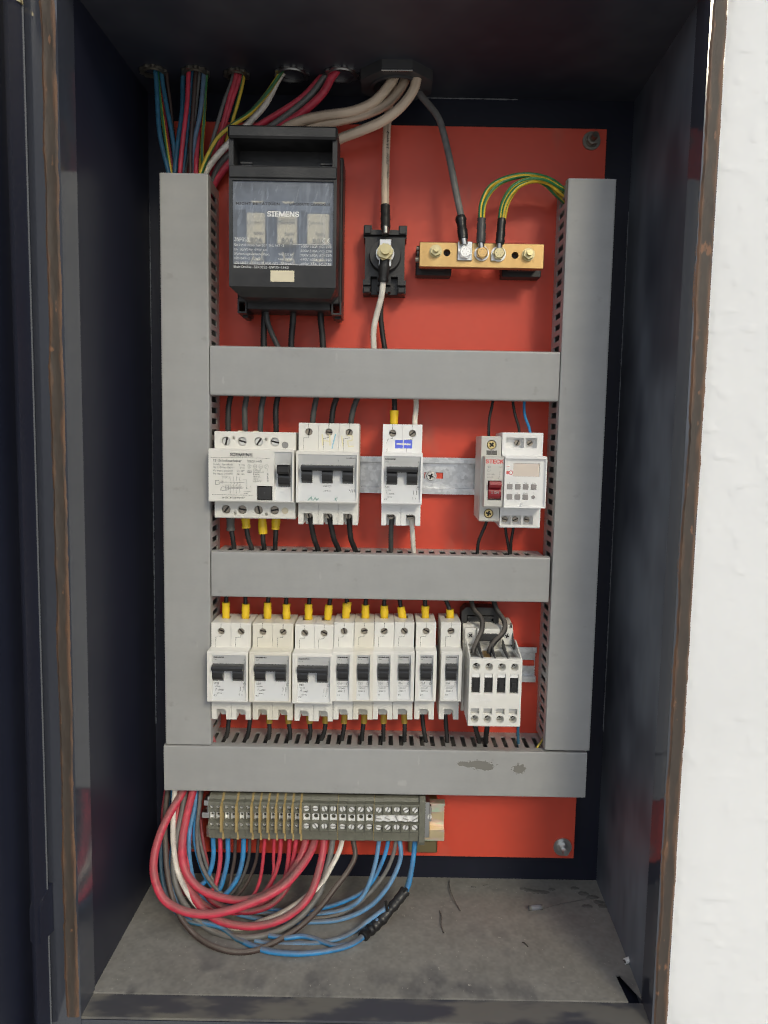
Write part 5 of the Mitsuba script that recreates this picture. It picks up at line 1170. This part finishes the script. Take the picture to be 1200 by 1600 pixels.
L('pale blue wire beside the grey one, to the fourth bridged terminal', 'paleblue', 2.2, [(-178.5, -24, -339.5),(-182.1, -28, -370.1),(-183.4, -36, -398.3),(-179, -42, -422),(-166, -48, -441.4),(-138.4, -52, -455.1),(-100.6, -59.9, -458.2),(-59.6, -60.7, -458.2),(-38, -58.6, -458.2),(-20.1, -56, -454.2),(-4.5, -54, -445.5),(7.4, -50, -434.3),(17.6, -44, -419.7),(23.2, -37, -405),(21.8, -33, -391.6),(21.4, -32, -385)], group=GL)
# short wires from the left-hand terminals
GT = 'short wires from the narrow terminals, curving back to the left'
SH = [('blue', 2.3, [(-158.9, -32, -388.4),(-158.7, -33, -396.9),(-158, -35, -408.8),(-160.2, -38, -422.8),(-166.1, -42, -433.5),(-176.7, -44, -437.6),(-188.2, -42, -427.4),(-195.8, -36, -405),(-199, -28, -376.9),(-199, -22, -344)], 'blue wire from the first narrow terminal on the left'),
      ('red', 2.2, [(-152.4, -32, -388.2),(-151.9, -33, -396.8),(-151.4, -36, -414),(-153, -40, -427.9),(-155.9, -44, -437.2),(-165.3, -46, -441.4),(-178, -44, -436.3),(-188, -38, -420),(-193, -30, -395.3),(-193.4, -22, -343.9)], 'red wire between the two leftmost blue short wires'),
      ('blue', 2.3, [(-144.7, -32, -388.1),(-144.5, -33, -396.7),(-144.2, -36, -411.9),(-146.9, -40, -427.8),(-150.4, -44, -438.4),(-158.9, -47, -443.8),(-173.8, -46, -442.2),(-185.1, -40, -428.5),(-191.9, -32, -404),(-190.9, -22, -343.9)], 'second blue short wire from the left'),
      ('brown', 1.7, [(-137.5, -32, -388),(-137.4, -33, -397.8),(-137.7, -36, -413.7),(-139.6, -39, -425.7),(-141.8, -44, -438.3),(-151.6, -47, -447),(-167.7, -46, -446.6),(-180.9, -42, -433.7),(-188.9, -34, -406),(-189.8, -24, -342.9)], 'dull brown short wire between two blue ones'),
      ('blue', 2.4, [(-129.5, -32, -387.8),(-129.3, -33, -396.4),(-129.7, -36, -411.6),(-132.7, -40, -425.6),(-137.6, -43, -434.9),(-148.1, -46, -444.9),(-163.8, -47, -447.2),(-178, -44, -437.6),(-186.6, -36, -411.4),(-186.7, -26, -341.9)], 'third blue short wire from the left'),
      ('darkgrey', 1.6, [(-123.3, -32, -387.7),(-123.4, -33, -397.6),(-124.3, -35, -412.1),(-128.1, -38, -424.8),(-133.1, -41, -434.8),(-144.6, -45, -446.8),(-161.4, -47, -449.7),(-176.8, -44, -441.5),(-186, -36, -414.6),(-185.5, -26, -341.9)], 'dark grey short wire right of the third blue one'),
      ('brown', 1.6, [(-115.2, -32, -387.5),(-115.4, -33, -398.7),(-116.9, -35, -413.9),(-120.9, -37, -426.5),(-125.3, -40, -435.2),(-136.2, -44, -447.3),(-156.5, -47, -451.6),(-173.8, -46, -442.8),(-184.9, -38, -416.7),(-184.3, -26, -341.9)], 'thin brown short wire in the shade of the red ones'),
      ('red', 1.7, [(-108.4, -32, -387.4),(-109.2, -33, -398.6),(-109.9, -36, -413.2),(-111.7, -40, -428.5),(-115.5, -43, -439.7),(-123.6, -46, -448.4),(-145.3, -48, -454),(-168.7, -47, -446),(-182.6, -40, -422),(-183, -26, -341.9)], 'thin red short wire just right of the brown one'),
      ('red', 1.6, [(-100.1, -32, -387.3),(-99.9, -33, -397.1),(-100.2, -35, -411.7),(-99.7, -38, -424.2),(-103.4, -42, -438.8),(-113.8, -46, -449.5),(-139, -49, -455.2),(-166, -48, -447.9),(-181.4, -40, -425.2),(-182.9, -24, -342.8)], 'thin red short wire hanging almost straight'),
      ('red', 2.1, [(-92.9, -32, -387.1),(-93.4, -33, -397),(-94.4, -36, -412.3),(-99.8, -41, -428.9),(-107.2, -45, -439.6),(-117.1, -48, -447),(-138.5, -51, -453.2),(-164.3, -50, -447.2),(-180.8, -42, -422),(-181, -24, -342.8)], 'red short wire curving under the thick loops'),
      ('red', 2.1, [(-84.9, -32, -387),(-85, -33, -396.9),(-85.8, -36, -413.4),(-87.7, -40, -426.7),(-93.1, -45, -439.3),(-107.2, -49, -449.4),(-134.7, -52, -455.1),(-162.9, -51, -448.5),(-179.1, -44, -426),(-180.3, -22, -343.7)], 'red short wire second from the thick ones'),
      ('red', 2.2, [(-78.1, -32, -386.9),(-78.7, -34, -396.2),(-80.7, -37, -410.1),(-83.9, -41, -423.4),(-89.3, -46, -437.3),(-105.6, -51, -450),(-134.3, -54, -455.7),(-162.7, -52, -448.5),(-179.1, -44, -427.3),(-179.5, -20, -344.6)], 'red short wire nearest to the thick red loops')]
for c, r, P_, lb in SH: L(lb, c, r, P_, group=GT)
# dark brown and grey cables
L('dark brown cable making the widest loop near the cabinet floor', 'brown', 2.5, [(-205.7, -16, -345),(-204.5, -32, -365.2),(-199.7, -52, -386.5),(-195.3, -64, -406),(-188.6, -74, -423.5),(-177.8, -82, -441.1),(-162.6, -86, -457),(-141.9, -99.8, -458.2),(-121.2, -104, -459.1),(-103.6, -101, -458.2),(-84.6, -85.3, -458.2),(-68.4, -74, -452.8),(-52.1, -66, -439.9),(-38.6, -56, -426.9),(-27.1, -47, -415.5),(-20.8, -40, -404.7),(-23, -34, -392.5),(-23.5, -32, -384.5)])
L('thin dark blue wire behind the red loop, running down to the floor', 'teal', 1.9, [(-203.7, -14, -346),(-205.9, -30, -379.9),(-206.5, -44, -405.8),(-197.9, -60, -429.3),(-185.2, -72, -442.8),(-172.4, -76, -450),(-155.9, -76, -453.4),(-142, -78, -454.3),(-124.2, -88.1, -458.2),(-105.4, -96.7, -458.2),(-92.1, -101.5, -458.2),(-71.5, -103, -459.2),(-49, -100, -460),(-30, -95, -458.3),(-19.3, -88.8, -458.2),(-10.9, -78.8, -458.2),(-2.9, -66.6, -458.2),(8.3, -59, -450.4),(20.9, -51, -440.5),(28.2, -47, -431.9),(32.9, -42, -415.5),(36.5, -36, -400.7),(38.1, -32, -384.7)])
key, _ = L('bright blue cable lowest on the floor, running into the black tape', 'blue', 2.4, [(-194.9, -14, -345.8),(-195.4, -30, -382.3),(-193.9, -52, -409.9),(-182.7, -68, -441.6),(-162.3, -74, -451.1),(-144.5, -77, -452.5),(-131, -82.9, -458.2),(-107.6, -97.2, -458.2),(-93.1, -102.8, -458.2),(-70.1, -105.5, -458.6),(-48.9, -102, -459.5),(-28.7, -96.9, -458.2),(-18.7, -90.1, -458.2),(-10.3, -80.1, -458.2),(-2.3, -68, -457.9),(9.5, -60, -450),(22.1, -52, -439.9),(29.4, -47.5, -431.6),(33.5, -42, -415.5),(35.8, -36, -400.7),(36.9, -32, -384.7)])
blue_key = key
L('pale blue wire running straight under the tape from the left', 'paleblue', 2.1, [(-109.5, -86, -460.6),(-90.6, -88, -462.6),(-70.9, -88, -461.9),(-51.2, -88, -460),(-32.9, -84.3, -458.2),(-18.2, -72.6, -458.2),(-7.7, -67, -453),(1.7, -64, -447.2),(11.2, -60, -442)])
L('blue wire snaking over the others just left of the tape', 'blue', 2.2, [(-97.3, -82, -458.2),(-80.6, -84.7, -458.2),(-68.1, -82.1, -458.2),(-56.1, -84.9, -458.2),(-46.4, -90, -458.2),(-34.6, -94, -458.2),(-23.3, -90.7, -458.2),(-14.3, -82.5, -458.2),(-7.5, -72, -457.8),(1.8, -66, -452.2),(11.2, -60, -444.5)])
# tape bandage on the blue cable
def bandage():
    C = spline([(-12, -81.5, -458.2),(-2.3, -68.5, -457.6),(9.5, -61, -449.3),(19.7, -54, -441.2),(28.1, -48.5, -432.9)], 1.6)
    n = len(C)
    t = np.linspace(0, 1, n)
    rr = 5.0 + 0.7 * np.sin(t * 37) * np.sin(t * 11) + 0.8 * (meshkit.noise(np.stack([t * 22, t * 0, t * 0 + 4], 1), 2) - .5)
    rr[t > .62] *= .92; rr[0] *= .9
    m, _ = tube(C, rr, 14)
    v = np.array(m.vertices); v += (meshkit.fbm(v * .35, 2, 4)[:, None] - .5) * np.array([.9, .9, .9])
    return trimesh.Trimesh(v, m.faces, process=False)
tp = part(blue_key, 'tape_bandage', bandage(), 'black_plastic', 40, label='crumpled black insulating tape round the blue cables')
part(tp, 'tape_end', [tube(spline([(11.3, -62, -448.3), (9.9, -66, -438.1), (8.9, -68, -431.8)]), 1.4, 6, flat=.35)[0], tube(spline([(25.7, -52, -435.3), (27.8, -55, -427), (29.8, -53, -430.1)]), 1.2, 6, flat=.5)[0]], 'black_plastic', 40)
L('grey cable of the second widest loop', 'grey', 2.9, [(-185.7, -30, -338.1),(-186.8, -36, -360.9),(-189.2, -46, -381.3),(-190.9, -56, -403),(-188.2, -62, -418.4),(-182.5, -66, -430.9),(-175, -70, -439.6),(-163.2, -74, -450.5),(-146.6, -78.4, -458.2),(-124.8, -85, -458.2),(-106.5, -82.7, -458.2),(-86.2, -73, -457),(-71, -67, -450.3),(-60.9, -61, -442),(-53.1, -54, -432.9),(-48.8, -46, -418.5),(-44.8, -39, -404.4),(-43.1, -34, -392.3),(-43.1, -32, -384.9)])
L('white cable looping behind the big red ones', 'white', 2.5, [(-194.5, -34, -336.4),(-194.4, -38, -349.1),(-194.2, -44, -368.4),(-191.9, -52, -388.2),(-186.3, -60, -408.2),(-176.5, -66, -425.2),(-165.8, -69, -438.8),(-152.6, -70, -450.2),(-138.9, -70, -457.2),(-125.1, -70.9, -458.2),(-106.6, -68, -453.2),(-87.9, -65, -446.9),(-72.9, -61, -439.7),(-63.7, -57, -434.1),(-53.4, -52, -427.8),(-42.5, -45, -411.2),(-36.3, -39, -400.4),(-33.9, -34, -392.1),(-33.8, -32, -384.7)])
L('thick red cable of the lowest red loop', 'red', 3.5, [(-192.2, -24, -341),(-192.8, -32, -363),(-192.7, -42, -383.5),(-188.4, -52, -403.4),(-179.8, -60, -419.5),(-168.4, -68, -432.5),(-157.7, -73, -441.7),(-145.3, -76, -447.3),(-128.5, -78, -450.9),(-108.2, -78, -452.1),(-86.6, -75, -447.5),(-70.2, -69, -438.6),(-60.9, -62, -429.3),(-54.8, -51, -413.7),(-51.8, -41, -400.2),(-51.1, -35, -391.2),(-51.1, -32, -385.1)], group=GR)
L('thick red cable of the inner loop nearest to the terminals', 'red', 3.6, [(-176.5, -32, -337),(-177.5, -36, -345.3),(-181.3, -42, -362.8),(-183.4, -52, -386.2),(-181.1, -58, -404.8),(-174.2, -63, -415.6),(-164.6, -66, -423.7),(-148.5, -69, -429.3),(-126.4, -70, -432.1),(-109.4, -69, -429.9),(-95.2, -65, -424.3),(-83.6, -58, -417),(-75.2, -48, -407.5),(-70.5, -41, -398.6),(-69, -35, -391.5),(-69.1, -32, -385.4)], group=GR)
L('thick red cable of the widest, front-most red loop', 'red', 3.7, [(-185.6, -28, -339),(-187.9, -36, -346.8),(-195.8, -50, -360.3),(-201.5, -62, -374.7),(-203.7, -72, -389.6),(-202.7, -78, -402.1),(-198.1, -83, -413.7),(-191, -86, -423.3),(-175, -89, -430.2),(-156, -90, -432.6),(-135.2, -89, -430.7),(-107.4, -83, -424),(-86.3, -74, -416.3),(-74.1, -63, -408.1),(-64.7, -50, -399.7),(-60.6, -39, -393.1),(-60, -33, -387.9),(-59.8, -32, -383.9)], group=GR)
L('dark red wire half hidden behind the duct corner at far left', 'darkred', 2.4, [(-207.5, -14, -346),(-209.6, -16, -360.2),(-210.6, -20, -378),(-207.8, -26, -391.2),(-200.1, -34, -412.8),(-189, -44, -435.9),(-169.2, -50, -447.9)])
L('dark red cable behind the lowest red loop', 'darkred', 2.8, [(-162.9, -56, -432.4),(-153.5, -60, -439.9),(-138.5, -63, -444.7),(-116.8, -64, -446.8),(-98, -62, -441.4),(-86.8, -56, -432.3),(-80.6, -48, -423)])
L('thin red wire crossing beside the left end of the strip', 'darkred', 1.7, [(-175.1, -18, -358.6),(-173, -22, -379.6),(-169.8, -28, -396),(-165.9, -32, -413.3),(-160.1, -36, -431.8),(-150.6, -40, -444.9)])
L('grey wire down the left end of the strip', 'grey', 1.6, [(-170.1, -20, -342.5),(-173, -24, -358.9),(-174.4, -28, -383),(-169.1, -34, -405.7),(-160.9, -38, -426.7),(-150.2, -42, -441)])

# ================================================================ odds and ends on the cabinet floor
k = thing('tube_offcut', 'short clear tube offcut on the dusty floor', 'tube offcut')
a = np.array((149.1, -33.9, -461)); b = np.array((162.7, -31.5, -461)); a[2] += 2.6; b[2] += 2.6
u = spline([a, b], 1.0); own(k, tube(u, 2.4, 14)[0], 'clear_window', 30)
part(k, 'end_ring', [rod(a, a + (b - a) * .16, 2.6), rod(b - (b - a) * .1, b, 2.6)], 'grime', 30)
k = thing('wire_ferrule', 'small white ferrule lying by the right wall of the cabinet', 'ferrule')
a = np.array((219.9, -107.6, -461)); b = np.array((229, -104, -461)); a[2] += 2.4; b[2] += 2.4
own(k, rod(a, b, 2.5, 18), 'white_plastic', 30); part(k, 'bore', rod(a - (b - a) * .04, a, 1.7, 14), 'grime', 30)
def scrap(label, pts, r, col, lift=1.0):
    P_ = [np.array(q) + [0, 0, r + lift * (1 - abs(2 * i / (len(pts) - 1) - 1))] for i, q in enumerate(pts)]
    return cable('wire_scrap', label, col, r, P_, cat_='wire scrap', jitter=0)
scrap('thin curved wire scrap below the right end of the strip', [(75.6, 13.4, -461), (74.8, -3.5, -461), (77.2, -20.5, -461), (82, -36.8, -461)], .5, 'darkgrey', 3)
scrap('thin dark wire scrap lying in the dust left of centre', [(62, -37.4, -461), (63, -49.2, -461), (61.7, -58.9, -461), (63.2, -70, -461)], .5, 'black', 2)
scrap('fine wire offcut beside the clear tube', [(164.8, -30.4, -461), (178.6, -24.9, -461), (199.3, -18.1, -461), (214.9, -12.3, -461)], .25, 'grey', 1)
scrap('short dark offcut in the middle of the floor', [(134.3, -81.6, -461), (136.4, -83.4, -461), (138.5, -87.7, -461)], .5, 'black', .5)
def lump(x, y, rx, ry, h, seed):
    s = trimesh.creation.icosphere(subdivisions=3)
    v = np.array(s.vertices); v *= (0.7 + .6 * meshkit.fbm(v * 1.6 + seed, 3)[:, None])
    v = v * [rx, ry, h]; v[:, 2] = np.maximum(v[:, 2], -.2); return trimesh.Trimesh(v + [x, y, ZB], s.faces, process=False)
k = thing('dust_fluff', 'dark fluff and debris along the back edge of the cabinet floor', 'dust fluff', kind='stuff')
lm = []
for q in ((150.6, 2.1, 5, 2),(155.4, 0, 6, 2.6),(162.9, -2, 8, 3),(170.5, -2.8, 7, 2.6),(179.3, 1.8, 5, 2),(203.6, 4.8, 6, 2.5),(210.6, -3.8, 7, 3),(218, -10.1, 8, 3),(222.1, -18.5, 7, 3.2),(208.9, -25.1, 7, 2.4),(224.2, -24.6, 6, 2.6),(113.2, 6.6, 5, 1.2),(99.7, 3.9, 4, 1.2)):
    lm.append(lump(q[0], q[1], q[2] * .75, q[3] * 1.1, .9, q[0]))
own(k, lm, 'grime', 40)
